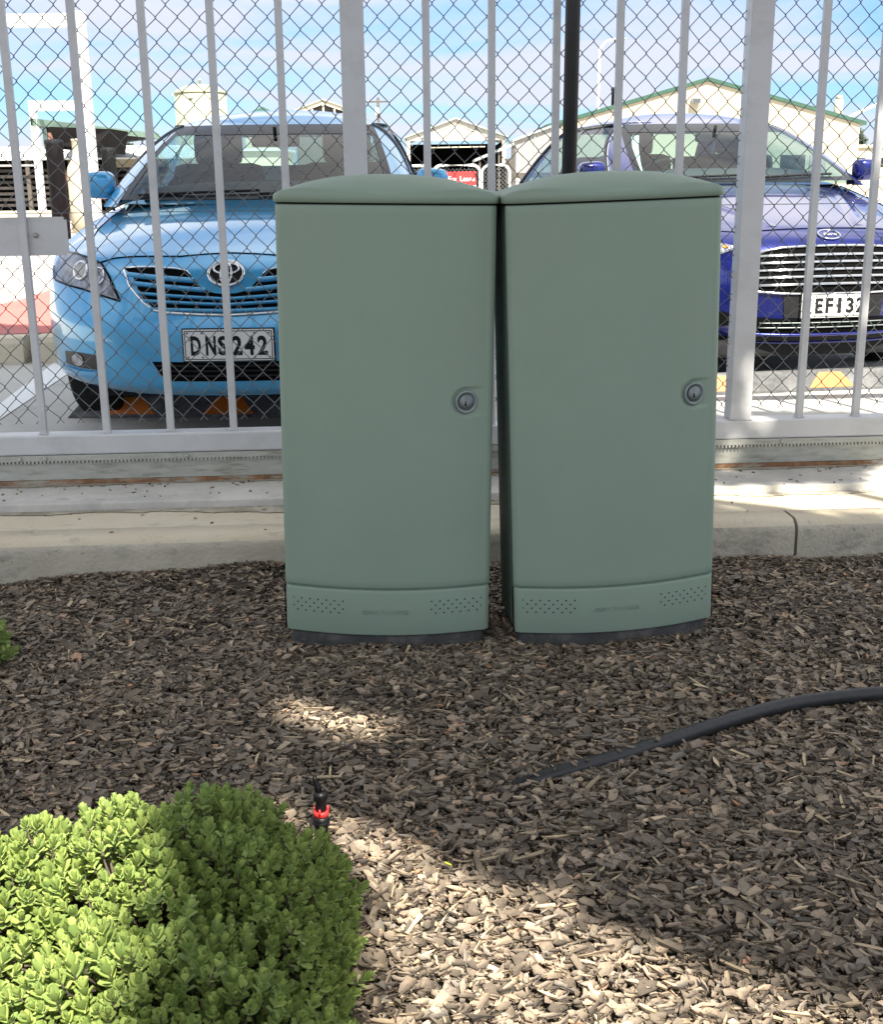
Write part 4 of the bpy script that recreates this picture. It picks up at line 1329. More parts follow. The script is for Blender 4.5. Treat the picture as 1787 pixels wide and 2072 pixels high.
# headlights
hlT = [(-.795, .800), (-.762, .797), (-.69, .792), (-.62, .782), (-.540, .762), (-.497, .717), (-.444, .626)]
hlB = [(-.828, .735), (-.80, .684), (-.75, .678), (-.70, .670), (-.62, .661), (-.54, .643), (-.446, .622)]
for sgnx in (1, -1):
    fn = lambda x, z, o, s=sgnx: F(s * x, z, o)
    hb = MB(); patch(hb, fn, hlT, hlB, .002, 30, 8); h_ = hb.build('headlight', M['lampsilver'], A)
    pb = MB(); 
    for rr_, oo in ((.034, .007),): disc_patch(pb, fn, -.640, .731, .030, .030, .008)
    l_ = pb.build('projector_lens', M['lens'], h_)
    pb = MB(); ellipse_tube(pb, fn, -.640, .731, .034, .033, .0055, .006); ellipse_tube(pb, fn, -.545, .715, .026, .030, .004, .005); pb.build('lamp_ring', M['chrome'], h_)
    pb = MB(); patch(pb, fn, hlT, hlB, .014, 30, 8); pb.build('lamp_cover', M['clear'], h_)
    pb = MB(); pb.tube([fn(*lin(hlB, k / 30), .004) for k in range(31)], .0042, 6); pb.tube([fn(*lin(hlT, k / 30), .004) for k in range(31)], .0042, 6); pb.build('lamp_seal', M['hole'], h_)
    # fog lamp recess
    fb = MB(); patch(fb, fn, [(-.745, .397), (-.655, .402), (-.545, .398)], [(-.745, .343), (-.655, .336), (-.548, .338)], .0025, 14, 5)
    f_ = fb.build('fog_lamp', M['blackgloss'], A)
    fb = MB(); disc_patch(fb, fn, -.668, .370, .033, .026, .006); fb.build('fog_lens', M['lampsilver'], f_)
    fb = MB(); patch(fb, fn, [(-.765, .333), (-.66, .326), (-.535, .331)], [(-.76, .322), (-.66, .314), (-.535, .320)], .010, 14, 3); fb.build('bumper_ridge', M['paintA'], A)
lo_ = MB(); patch(lo_, F, [(-.312, .386), (.312, .386)], [(-.262, .308), (.262, .308)], .0025, 40, 6); lo_ = lo_.build('lower_intake', M['hole'], A)
lb = MB()
for z in (.330, .350, .370):
    lb.tube([F(-.27 - (z - .33) * .5 + (.54 + (z - .33)) * k / 20, z, .007) for k in range(21)], .0045, 6)
lb.build('intake_slats', M['black'], lo_)
sm = MB()
hc = [(-.60, .742), (-.545, .768), (-.484, .784), (-.40, .791), (-.32, .792), (-.20, .792), (-.10, .799), (0, .803)]
hcs = [F(x, z, .0012) for x, z in hc] + [F(-x, z, .0012) for x, z in hc[::-1][1:]]
sm.tube(hcs, .0032, 5)
for sgnx in (1, -1):      # bonnet side shut lines
    sm.tube([bodyA.front(sgnx * x, z, .0012) for x, z in [(-.60, .785), (-.655, .83), (-.69, .88), (-.70, .93), (-.69, .965)]], .003, 5)
sm.build('bonnet_seam', M['hole'], A)
plate(A, .008, -.012, .455, 'DNS242', (.049, .109, .158, .214, .264, .316))

# --- deep blue saloon, right bay
bodyB = Shell([(.20, .16, .80, 4.72), (.235, .08, .86, 4.78), (.28, .03, .90, 4.82), (.36, .0, .92, 4.84), (.46, 0, .925, 4.85), (.54, .0, .925, 4.85), (.62, .02, .925, 4.84), (.70, .05, .925, 4.83), (.755, .09, .92, 4.82),
               (.80, .17, .91, 4.81), (.85, .33, .895, 4.78), (.91, .58, .875, 4.74), (.97, .84, .85, 4.68), (1.01, 1.02, .825, 4.56), (1.035, 1.12, .80, 4.40), (1.05, 1.22, .77, 4.20)], 2.45, .80, 3.0, .45)
ghB = dict(shell=Shell([(1.0, .94, .79, 4.20), (1.05, 1.04, .775, 4.12), (1.15, 1.26, .74, 3.95), (1.25, 1.50, .695, 3.78), (1.35, 1.77, .635, 3.58), (1.415, 1.97, .575, 3.42), (1.435, 2.06, .545, 3.30)], 2.6, .32, 3.2, .22),
           z=(1.055, 1.415, 1.512), a=(1.42, 2.12), c=(3.85, 3.20), b=2.65, mirror=(.885, 1.46, 1.115), doors=(1.38, 2.50, 3.55), handles=(2.2, 3.25))
zsB = [.20, .215, .235, .26, .28, .32, .36, .40, .45, .50, .55, .60, .65, .70, .73, .755, .775, .80, .82, .84, .86, .88, .90, .92, .94, .96, .98, 1.0, 1.015, 1.03, 1.04, 1.05]
Bc, _, gfB = car('parked_car', (2.025, 6.155, 0), R(9), 'deep blue parked car with wide chrome grille and plate KEF132, right of the cabinets', M['paintB'], bodyB, ghB, zsB,
                 dict(axles=(.98, 3.83), wheel_r=.335, track=.80, L=4.86, chrome_windows=True, air_dam=True))
F2 = bodyB.front
tpb = [(-.405, .675), (-.385, .700), (-.350, .713), (-.265, .727), (-.14, .732), (0, .734), (.14, .732), (.265, .727), (.350, .713), (.385, .700), (.405, .675)]
btb = [(-.425, .60), (-.42, .545), (-.40, .518), (-.28, .508), (-.14, .505), (0, .504), (.14, .505), (.28, .508), (.40, .518), (.42, .545), (.425, .60)]
gb = MB(); patch(gb, F2, tpb, btb, .002, 50, 8); grB = gb.build('grille', M['hole'], Bc)
gb = MB()
gb.tube([F2(*lin(tpb, k / 60), .010) for k in range(61)], .0065, 8)
gb.tube([F2(*lin(btb, k / 60), .010) for k in range(61)], .0060, 8)
for z in (.694, .660, .624, .589, .554):
    hwid = .392 + (.70 - z) * .14
    P = []
    for off, dz in ((.003, .004), (.012, .0050), (.016, .0025), (.012, .0002), (.006, -.0010), (.012, -.0030), (.014, -.0042), (.011, -.0058), (.003, -.006)):
        P.append([F2(-hwid + 2 * hwid * k / 40, z + dz - .006 * abs(-1 + 2 * k / 40) ** 2.0, off) for k in range(41)])
    gb.grid(P)
gb.build('grille_slats', M['chrome'], grB)
ob = MB(); disc_patch(ob, F2, 0.012, .786, .056, .019, .004); eB = ob.build('emblem', M['paintB'], Bc)
ob = MB(); ellipse_tube(ob, F2, 0.012, .786, .058, .0205, .0045, .006); ob.build('emblem_ring', M['chrome'], eB)
nv = (F2(0.012, .786, 1) - F2(0.012, .786, 0)); tilt_ = math.atan2(nv.z, -nv.y)
text('emblem_script', 'Ford', .034, M['chrome'], eB, Matrix.Translation(F2(0.012, .785, .008)) @ Matrix.Rotation(-tilt_, 4, 'X') @ FRONT, extrude=.001, offset=.0012, sx=1.15, shear=.35)
pb = MB(); patch(pb, F2, [(-.272, .496), (.272, .496)], [(-.262, .384), (.262, .384)], .006, 30, 4, thick=.01); pb.build('plate_panel', M['black'], Bc)
plate(Bc, -.004, -.014, .4455, 'KEF132', (.036, .094, .150, .205, .262, .316))
pb = MB(); patch(pb, F2, [(-.44, .392), (-.3, .380), (.3, .380), (.44, .392)], [(-.40, .312), (-.34, .304), (.34, .304), (.40, .312)], .003, 40, 6); lB = pb.build('lower_intake', M['hole'], Bc)
pb = MB()
for z in (.335, .358): pb.tube([F2(-.38 + .76 * k / 24, z, .006) for k in range(25)], .003, 6)
pb.build('intake_slats', M['lockring'], lB)
pb = MB(); 
for z, r_, o_ in ((.296, .009, .006), (.252, .006, .004)): pb.tube([F2(-.46 + .92 * k / 40, z + .012 * abs(-1 + k / 20) ** 4, o_) for k in range(41)], r_, 8)
pb.build('bumper_lip', M['paintB'], Bc)
pb = MB(); patch(pb, F2, [(-.55, .284), (.55, .284)], [(-.55, .262), (.55, .262)], .002, 30, 2); patch(pb, F2, [(-.60, .244), (.60, .244)], [(-.55, .205), (.55, .205)], .003, 30, 3); pb.build('lower_valance', M['black'], Bc)
hT = [(-.86, .815), (-.78, .810), (-.70, .793), (-.60, .770), (-.515, .748), (-.478, .738)]
hB = [(-.875, .770), (-.80, .735), (-.70, .705), (-.60, .688), (-.530, .712), (-.480, .732)]
for sgnx in (1, -1):
    fn = lambda x, z, o, s=sgnx: F2(s * x, z, o)
    hb = MB(); patch(hb, fn, hT, hB, .002, 26, 7); h_ = hb.build('headlight', M['lampsilver'], Bc)
    pb = MB(); disc_patch(pb, fn, -.598, .712, .030, .017, .007); disc_patch(pb, fn, -.53, .735, .010, .006, .007); pb.build('indicator', M['orangelamp'], h_)
    pb = MB(); disc_patch(pb, fn, -.70, .752, .032, .028, .007); pb.build('projector_lens', M['lens'], h_)
    pb = MB(); patch(pb, fn, hT, hB, .013, 26, 7); pb.build('lamp_cover', M['clear'], h_)
    pb = MB(); pb.tube([fn(*lin(hB, k / 26), .006) for k in range(27)], .006, 6); pb.build('lamp_trim', M['chrome'], h_)
    fb = MB(); patch(fb, fn, [(-.72, .42), (-.60, .43), (-.50, .40)], [(-.70, .34), (-.58, .33), (-.50, .35)], .003, 14, 5); f_ = fb.build('fog_lamp', M['hole'], Bc)
sm = MB()
sm.tube([F2(-.42 + .84 * k / 30, .819 - .016 * abs(-1 + k / 15) ** 2.5, .001) for k in range(31)], .0028, 5)
for sgnx in (1, -1):
    sm.tube([F2(sgnx * x, z, .001) for x, z in [(-.42, .803), (-.55, .81), (-.66, .85), (-.71, .91), (-.72, .98), (-.71, 1.02)]], .003, 5)
sm.build('bonnet_seam', M['hole'], Bc)
# raised bonnet creases
for sgnx in (1, -1):
    cb = MB(); P = []
    for k in range(25):
        t = k / 24
        z = .83 + t * .185; x = -.24 - .30 * t ** 1.1
        row = []
        for j in range(-4, 5):
            xx = x + j * .014
            row.append(F2(sgnx * xx, z, .011 * math.exp(-(j / 1.9) ** 2) * math.sin(math.pi * min(1, .08 + t * .9)) - .0008))
        P.append(row)
    cb.grid(P); cb.build('bonnet_crease', M['paintB'], Bc)
# things behind the windscreen
mb = MB()
patch(mb, gfB, [(-.86, 1.09), (-.84, 1.18), (-.82, 1.28), (-.79, 1.36)], [(-.81, 1.09), (-.80, 1.18), (-.77, 1.28), (-.72, 1.365)], -.02, 14, 2)
mb.build('seat_belt', M['platew'], Bc)

# ------------------------------------------------------------------ wheel stops and markings
def wheel_stop(loc, rz, label, nref):
    root = empty('wheel_stop', loc, rz); tag(root, label, 'wheel stop', 'rubber wheel stops at the ends of the bays')
    L, D, Hh = 1.78, .15, .10
    prof = [(0, 0), (0, .012), (.045, Hh - .008), (.055, Hh), (D - .055, Hh), (D - .045, Hh - .008), (D, .012), (D, 0)]
    mb = MB()
    def sec(x, k, sl): return [(x + (sl * z), y, z * k) for y, z in prof]
    P = [sec(0, 1, .9), sec(.001, 1, .9), sec(L - .001, 1, -.9), sec(L, 1, -.9)]
    mb.grid(P, smooth=False)
    mb.add(P[0], [tuple(range(8))]); mb.add(P[-1], [tuple(range(8))[::-1]])
    b = fix_normals(mb.build('rubber_block', M['rubber'], root))
    for x in nref:
        mb = MB()
        def on(x_, t): # t 0..1 up the front slope
            y = .045 * t; z = .012 + (Hh - .020) * t
            return (x_, y - .0022, z + .0012)
        mb.add([on(x - .125, .06), on(x + .125, .06), on(x + .060, .98), on(x - .060, .98)], [(0, 1, 2, 3)])
        mb.add([(a[0], a[1] + .002, a[2]) for a in [on(x - .125, .06), on(x + .125, .06), on(x + .060, .98), on(x - .060, .98)]], [(3, 2, 1, 0)])
        mb.build('reflector', M['orange'], root)
    return root
wheel_stop((-1.79, 5.630, .002), R(-3.0), 'black rubber wheel stop shaded beneath the light blue car', (.30, .78, 1.25))
wheel_stop((1.12, 6.010, .002), R(9), 'grey rubber wheel stop in sunlight before the deep blue car', (.36, .94, 1.50))
mb = MB(); mb.add([(-2.235, 5.85, .004), (-2.105, 5.60, .004), (-2.03, 3.9 + .9, .004), (-2.16, 4.8, .004), (-2.43, 7.5, .004), (-2.20, 7.0, .004)], [(4, 0, 1, 5), (0, 3, 2, 1)])
M['line'] = mat('line_marking', (0.80, 0.80, 0.78), 0.7, var=0.06, vscale=20)
tag(mb.build('painted_line', M['line']), kind='structure')
# raised island with faded red paint, beyond the left bay
def island(u0, u1, y0, m_, nm):
    mb = MB()
    prof = [(y0, 0.0), (y0 + .004, .13), (y0 + .02, .162), (y0 + .05, .17), (y0 + .16, .17), (y0 + .16, 0)]
    a = .10
    P = [[(u, v + a * (u - u0) * 0 + .18 * (u + 2.9), z) for v, z in prof] for u in (u0, u1)]
    mb.grid(P, smooth=False)
    for row in P: mb.add(row, [tuple(range(len(prof)))])
    return tag(fix_normals(mb.build('kerb', M['apron'])), kind='structure')
island(-8, -2.60, 7.38, None, ''); island(-2.53, -1.9, 7.38, None, '')
mb = MB()
mb.add([(-8, 6.62, .169), (-1.9, 7.72, .169), (-1.9, 16, .169), (-8, 16, .169)], [(0, 1, 2, 3)])
mb.add([(-1.9, 7.72, 0), (-1.9, 16, 0), (-1.9, 16, .169), (-1.9, 7.72, .169)], [(0, 1, 2, 3)])
mb.add([(-8, 16, 0), (-1.9, 16, 0), (-1.9, 16, .169), (-8, 16, .169)], [(3, 2, 1, 0)])
tag(mb.build('path', M['island']), kind='structure')
mb = MB(); mb.add([(-5.2, 7.13, .173), (-2.2, 7.67, .173), (-2.6, 12.2, .173), (-3.50, 10.9, .173), (-3.45, 9.9, .173), (-3.55, 9.2, .173), (-4.4, 8.2, .173)], [(0, 1, 2, 3, 4, 5, 6)])
tag(mb.build('painted_patch', M['pink']), kind='structure')

# ------------------------------------------------------------------ things in the yard, near to far
for (x, y, lb) in ((-3.385, 11.0, 'dark round bollard nearer the gate, left of the blue car mirror'), (-3.60, 13.6, 'dark round bollard farther off, just behind the blue car mirror')):
    mb = MB(); mb.lathe([(.076, 0), (.076, 1.42), (.082, 1.425), (.082, 1.452), (.070, 1.462), (0, 1.466)], n=24)
    tag(mb.build('bollard', M['boll'], loc=(x, y, 0)), lb, 'bollard', 'dark bollards in the yard')
def gantry(x1, Y, ztop, w_, bh, label, x0, rz=0.0):
    root = empty('height_bar', (x1, Y, 0), rz); tag(root, label, 'height bar', 'white height bars over the yard entrance')
    for x in (0, x0 - x1):
        mb = MB(); mb.box(x - w_ / 2, x + w_ / 2, -w_ / 2, w_ / 2, 0, ztop, .006); mb.build('post', M['white'], root)
    mb = MB(); mb.box(x0 - x1 + w_ / 2 + .001, -w_ / 2 - .001, -w_ / 2 + .012, w_ / 2 - .012, ztop - bh - .02, ztop - .02, .005); mb.build('crossbar', M['white'], root)
gantry(-3.35, 12.0, 2.64, .105, .115, 'tall white square steel frame nearer the gate, top left', -7.2)
gantry(-11.36, 35.3, 3.36, .18, .26, 'lower white frame seen through the first one, above the dark canopy', -9.88)
mb = MB(); mb.lathe([(.036, 0), (.036, .8), (.03, .84), (0, .85)], n=12)
tag(mb.build('marker_post', M['redpaint'], loc=(-4.37, 15.5, 0)), 'short red marker post left of the blue car bonnet', 'marker post')

# crowd barriers with mesh infill
def barrier(x0, x1, Y, label, z0=.12, z1=1.265, white=True):
    root = empty('barrier', ((x0 + x1) / 2, Y, 0)); tag(root, label, 'barrier', 'white tube barriers behind the cabinets')
    h = (x1 - x0) / 2; r = .10; pts = []
    for (cx, cz, a0) in ((h - r, z1 - r, 0), (-h + r, z1 - r, 90)):
        for k in range(9):
            t = R(a0 + 90 * k / 8); pts.append((cx + r * math.cos(t), 0, cz + r * math.sin(t)))
    pts = [(h, 0, 0)] + pts + [(-h, 0, 0)]
    mb = MB(); mb.tube(pts, .019, 8)
    mb.tube([(-h, 0, z1 - .50), (h, 0, z1 - .50)], .014, 6); mb.tube([(-h, 0, z0 + .05), (h, 0, z0 + .05)], .014, 6)
    for s_ in (-1, 1): mb.tube([(s_ * (h - .0), -.25, .02), (s_ * h, .25, .02)], .016, 6)
    mb.build('frame', M['white'], root)
    mb = MB(); st = .05; n_ = int(2 * h / st)
    for k in range(-20, n_ + 20):
        for d in (1, -1):
            xa = -h + k * st; za = z0 + .05; zb_ = z1 - .04; xb = xa + d * (zb_ - za)
            t0, t1 = 0.0, 1.0
            if xb != xa:
                ta, tb = sorted(((-h - xa) / (xb - xa), (h - xa) / (xb - xa))); t0, t1 = max(0, ta), min(1, tb)
            if t1 > t0: mb.tube([(xa + (xb - xa) * t0, .0, za + (zb_ - za) * t0), (xa + (xb - xa) * t1, .0, za + (zb_ - za) * t1)], .0022, 3, cap=False)
    mb.build('mesh_infill', M['wire'], root)
    return root
barrier(-1.75, -.085, 16.0, 'white tube barrier just right of the light blue car roof')
barrier(-.055, .545, 16.0, 'white tube barrier carrying the red and white sign')
barrier(.57, .93, 16.05, 'short white tube barrier beside the timber post')
sg0 = empty('notice_board', (.305, 15.95, 0)); tag(sg0, 'red and white lease sign tied to the barrier between the cabinets', 'sign')
mb = MB(); mb.box(-.19, .19, -.006, .006, .52, 1.018, .003); mb.build('white_panel', M['white'], sg0)
mb = MB(); mb.box(-.19, .19, -.012, -.0065, 1.02, 1.185, .002); mb.build('red_panel', M['redpaint'], sg0)
text('lettering', 'For Lease', .088, M['white'], sg0, Matrix.Translation((0.0, -.0135, 1.095)) @ FRONT, extrude=.001, offset=.001)
fp = empty('timber_fence', (1.15, 16.1, 0)); tag(fp, 'old timber post and rail fence with wire netting behind the cabinets', 'fence')
for x in (-.22, .95): 
    mb = MB(); mb.box(x - .045, x + .045, -.04, .04, 0, 1.34, .006); mb.build('post', M['timber'], fp)
mb = MB(); mb.box(-.172, 1.6, -.02, .02, 1.10, 1.165, .004); mb.build('rail', M['timber'], fp)
mb = MB()
for k in range(9): mb.tube([(-.17, 0.03, .25 + .1 * k), (1.6, .03, .25 + .1 * k)], .003, 4, cap=False)
for k in range(18): mb.tube([(-.17 + .1 * k, .03, .2), (-.17 + .1 * k, .03, 1.09)], .003, 4, cap=False)
mb.build('netting', M['wire'], fp)
mb = MB(); mb.box(.25, 1.3, .3, 1.0, 0, .92, .05); tag(mb.build('pallet_stack', M['timber'], loc=(.95, 17.0, 0)), 'dark low stack behind the wire netting', 'stack')
# flax tuft
root = empty('flax_plant', (.80, 13.2, 0)); tag(root, 'yellow green strappy plant peeping between the cabinets', 'plant')
mb = MB(); r2 = random.Random(5)
for k in range(46):
    a = r2.uniform(0, 6.28); L = r2.uniform(.7, 1.0); sp_ = r2.uniform(.08, .34)
    pts = [Vector((math.cos(a) * sp_ * t ** 1.6, math.sin(a) * sp_ * t ** 1.6, L * (t - .18 * t * t * sp_ * 4))) for t in [0, .25, .5, .75, 1]]
    pr = Vector((-math.sin(a), math.cos(a), 0)); ww = [.012, .018, .018, .012, .001]
    mb.grid([[p - pr * w_, p + Vector((0, 0, .004)), p + pr * w_] for p, w_ in zip(pts, ww)])
mb.build('leaves', M['yellow'], root)

# bottle-shaped plaster tank, brown post, lean canopy
mb = MB(); mb.lathe([(.27, 0), (.275, .55), (.27, 1.36), (.25, 1.46), (.15, 1.62), (.115, 1.74), (.115, 2.02), (.13, 2.03), (.13, 2.06), (0, 2.07)], n=28)
tag(mb.build('silo', M['cream'], loc=(-8.10, 28.0, 0)), 'cream bottle-shaped tank between the bollard and the white frame', 'tank')
mb = MB(); mb.box(-.75, .75, -.4, .4, 0, .52, .05); tag(mb.build('concrete_block', M['cream'], loc=(-9.3, 27.6, 0)), 'low cream block at the foot of the brown pole', 'block')
mb = MB(); mb.tube([(0, 0, 0), (-.01, 0, 2.32)], .045, 10)
cn = empty('canopy', (-9.62, 31.0, 0)); tag(cn, 'big dark canopy with pale green edge on a rusty pole, upper left', 'canopy')
mb.build('pole', M['rustpole'], cn)
mb = MB(); mb.tube([(.45, .2, .3), (.28, .1, 1.3), (.0, .02, 2.3)], .03, 8); mb.build('brace', M['rustpole'], cn)
# roof slab: near edge from (-11.33,35) to (-11.2,50); underside dark, fascia pale green
def C_(x, y, z): return (x + 9.62, y - 31.0, z)
mb = MB()
fl = [(-9.72, 30.0), (-11.55, 51.5)]; dx_, dy_ = 22.0, 6.0
nf = [(-9.72 + .0, 30.0)]
mb.add([C_(-9.75, 30.2, 2.50), C_(-12.3, 55.0, 2.50), C_(-30, 58, 2.9), C_(-26, 34, 2.9)], [(0, 1, 2, 3)])
mb.build('soffit_test', M['darkint'], cn) if False else None
# the canopy runs away to the right: fascia along its camera-side edge
A0, A1 = (-9.70, 30.0, 2.42, 2.58), (-11.20, 50.0, 2.72, 2.88)
mb = MB()
E_ = [(-9.90, 30.0), (-11.35, 50.0)]
def slab(p0, p1, depth, z0a, z0b, th):
    (xa, ya), (xb, yb) = p0, p1
    d = Vector((xb - xa, yb - ya, 0)).normalized(); nrm = Vector((-d.y, d.x, 0))
    if nrm.y < 0: nrm = -nrm
    return d, nrm
P0 = Vector((-11.33, 35.0, 0)); P1 = Vector((-10.4, 46.5, 0)); back = Vector((2.2, 15.0, 0)); 
q = [P0, P1, P1 + Vector((-5.5, 8.0, 0)), P0 + Vector((-2.0, 17.0, 0))]
zt = [2.86, 2.86, 2.86, 2.86]
mb = MB()
mb.add([C_(p.x, p.y, 2.70) for p in q] + [C_(p.x, p.y, 2.84) for p in q], [(0, 1, 2, 3), (7, 6, 5, 4)])
mb.build('soffit', M['darkint'], cn)
mb = MB()
for i, j in ((0, 1), (1, 2), (2, 3), (3, 0)):
    a, b = q[i], q[j]; d = (b - a).normalized(); o2 = Vector((d.y, -d.x, 0)) * .04
    mb.add([C_(a.x, a.y, 2.68), C_(b.x, b.y, 2.68), C_(b.x, b.y, 2.87), C_(a.x, a.y, 2.87), C_(a.x + o2.x, a.y + o2.y, 2.68), C_(b.x + o2.x, b.y + o2.y, 2.68), C_(b.x + o2.x, b.y + o2.y, 2.87), C_(a.x + o2.x, a.y + o2.y, 2.87)],
           [(4, 5, 6, 7), (0, 3, 2, 1), (3, 7, 6, 2), (0, 1, 5, 4)])
mb.build('fascia', M['greensoft'], cn)
mb = MB(); mb.add([C_(-11.26, 36, 2.10), C_(-10.05, 36, 1.98), C_(-9.9, 38.0, 2.69), C_(-11.26, 36, 2.69), C_(-11.26, 40, 2.10), C_(-10.05, 40, 1.98), C_(-9.9, 40, 2.69), C_(-11.26, 40, 2.69)],
                  [(0, 1, 2, 3), (7, 6, 5, 4), (0, 4, 5, 1), (1, 5, 6, 2), (0, 3, 7, 4)])
mb.build('bulkhead', M['darkint'], cn)
mb = MB(); mb.box(-11.36 + 9.62, -11.27 + 9.62, 35.95 - 31, 36.0 - 31, 2.06, 2.69); mb.build('corner_panel', M['greensoft'], cn)

# stock pens with long pale roof
pn = empty('stock_pens', (-15.5, 49, 0)); tag(pn, 'long low open pens with white roof and dark rails, far left', 'building')
mb = MB(); mb.prism([(-6, 2.02), (6.2, 2.02), (6.2, 2.10), (-6, 2.10)], 0, .1)
mb.add([(-6, -.2, 2.02), (6.2, -.2, 2.02), (6.2, 5.0, 2.62), (-6, 5.0, 2.62), (-6, -.2, 2.08), (6.2, -.2, 2.08), (6.2, 5.0, 2.68), (-6, 5.0, 2.68)], [(3, 2, 1, 0), (4, 5, 6, 7), (0, 1, 5, 4), (1, 2, 6, 5), (3, 0, 4, 7)])
mb.build('roof', M['white'], pn)
mb = MB(); mb.box(-6, 6.2, 4.0, 4.1, 0, 2.4); mb.build('back_wall', M['darkint'], pn)
for k in range(8):
    mb = MB(); mb.box(-5.9 + 1.7 * k, -5.75 + 1.7 * k, 0, .12, 0, 2.05); mb.build('post', M['timber'], pn)
mb = MB()
for k in range(7): mb.box(-6, 6.2, .13, .17, .25 + .22 * k, .36 + .22 * k)
mb.build('rails', M['penrail'], pn)
mb = MB(); mb.box(-4, -.2, -.35, -.31, 1.78, 1.86); mb.build('gutter_pipe', M['greywall'], pn)
bb = empty('timber_barn', (-12.0, 52, 0)); tag(bb, 'low weathered barn with pale beam behind the farther bollard', 'building')
mb = MB(); mb.box(-1.6, 5.5, 0, 4, 1.75, 2.35); mb.build('beam', M['apron'], bb)
mb = MB(); mb.box(-1.6, 5.5, .3, 4, 0, 1.74); mb.build('wall', M['darkint'], bb)
mb = MB(); mb.box(-1.7, 5.6, -.2, 4.2, 2.351, 2.44); mb.build('roof', M['white'], bb)

# generic distant tree
def far_tree(loc, h, rw, label, seed, nl=2600, leaf=.13, m='fartree', trunk=.16):
    r = random.Random(seed); root = empty('tree', loc); tag(root, label, 'tree', 'dark trees beyond the buildings')
    mb = MB(); mb.tube([(0, 0, 0), (.05 * h * .1, 0, h * .35), (0, 0, h * .75)], [trunk, trunk * .7, trunk * .25], 8); mb.build('trunk', M['bark'], root)
    lumps = [(r.uniform(-.62, .62) * rw, r.uniform(-.4, .4) * rw, h * r.uniform(.48, .86), rw * r.uniform(.26, .48)) for _ in range(16)] + [(0, 0, h * .68, rw * .6)]
    mb = MB()
    for _ in range(nl):
        c = r.choice(lumps); d = Vector((r.gauss(0, 1), r.gauss(0, 1), r.gauss(0, 1))).normalized() * (c[3] * r.random() ** .4)
        p = Vector((c[0], c[1], c[2])) + Vector((d.x, d.y, d.z * .75))
        a = Vector((r.gauss(0, 1), r.gauss(0, 1), r.gauss(0, 1))).normalized(); b = a.orthogonal().normalized(); s_ = leaf * r.uniform(.6, 1.4)
        mb.add([p - a * s_, p + b * s_ * .6, p + a * s_, p - b * s_ * .6], [(0, 1, 2, 3)])
    mb.build('crown', M[m], root)
far_tree((-23.2, 90, 0), 4.55, 1.5, 'bushy dark tree above the barn on the left', 2, leaf=.12)
far_tree((27.2, 82, 0), 4.6, 1.25, 'dark tree on the right behind the small cream building', 3, leaf=.12)
far_tree((-4.3, 95, 0), 4.3, 1.6, 'dark tree just left of the open shed', 4, leaf=.12)

# water tank
tk = empty('water_tank', (-13.15, 70, 0)); tag(tk, 'tall cream water tank above the light blue car roof', 'water tank')
mb = MB(); mb.lathe([(1.42, 0), (1.42, 5.86)], n=48); mb.build('barrel', M['tank'], tk)
mb = MB(); mb.lathe([(1.47, 5.861), (1.47, 5.91), (1.2, 6.10), (.8, 6.25), (.3, 6.34), (0, 6.35)], n=48); mb.build('roof', M['tank'], tk)
mb = MB(); mb.lathe([(.07, 6.32), (.07, 6.56), (.10, 6.57), (.10, 6.62), (0, 6.63)], n=12); mb.build('vent_pipe', M['zinc'], tk)
mb = MB(); mb.lathe([(.11, 0), (.11, .05), (0, .06)], n=16); o = mb.build('hatch', M['tank'], tk); o.data.transform(Matrix.Translation((-.25, -1.42, 5.62)) @ Matrix.Rotation(R(90), 4, 'X'))
mb = MB(); mb.box(-1.56, -1.46, -.05, .05, 5.80, 5.90); mb.build('inlet', M['white'], tk)

def gable_building(name, loc, poly, depth, wall_m, roof_m, label, roof_th=.18, over=.3, trim=True):
    """poly: (xl, xr, z_eave_left, z_eave_right, x_apex, z_apex)"""
    xl, xr, zl, zr, xa, zt_ = poly
    root = empty(name, loc); tag(root, label, 'building')
    mb = MB(); mb.prism([(xl, 0), (xr, 0), (xr, zr), (xa, zt_), (xl, zl)], 0, depth); fix_normals(mb.build('wall', wall_m, root))
    def ex(x0, z0, x1, z1, d):
        t = d / math.hypot(x1 - x0, z1 - z0); return (x0 - (x1 - x0) * t, z0 - (z1 - z0) * t)
    l = ex(xl, zl, xa, zt_, over); r_ = ex(xr, zr, xa, zt_, over)
    mb = MB(); mb.prism([(l[0], l[1] + .01), (xa, zt_ + .01), (r_[0], r_[1] + .01), (r_[0], r_[1] + roof_th), (xa, zt_ + roof_th), (l[0], l[1] + roof_th)], -.12, depth + .12); fix_normals(mb.build('roof', roof_m, root))
    return root
cb_ = gable_building('gabled_building', (0, 55, 0), (5.05, 18.62, 3.30, 3.28, 11.83, 5.12), 18, M['cream'], M['greentrim'], 'large cream gabled building with dark green roof edge behind the dark blue car', .17, .25)
mb = MB(); mb.box(11.12, 11.50, -.32, -.06, 4.20, 4.42, .02); fl_ = mb.build('floodlight', M['greywall'], cb_)
mb = MB(); mb.tube([(11.31, -.06, 4.30), (11.31, 0, 4.30)], .04, 8); mb.box(11.15, 11.47, -.335, -.321, 4.23, 4.39); mb.build('lamp_glass', M['lens'], fl_)
mb = MB(); mb.lathe([(.075, 3.7), (.075, 4.80), (.10, 4.82), (.10, 4.95), (0, 4.98)], c=(7.82, .8, 0), n=12); mb.build('flue', M['boll'], cb_)
mb = MB(); mb.lathe([(.19, 3.2), (.19, 4.42)], c=(18.25, 2.0, 0), n=16); mb.lathe([(.15, 4.421), (.15, 4.60), (0, 4.61)], c=(18.25, 2.0, 0), n=14); mb.build('chimney', M['cream'], cb_)
mb = MB(); mb.tube([(10.7, .5, 4.9), (10.7, .5, 5.75)], .03, 6); mb.build('antenna', M['zinc'], cb_)
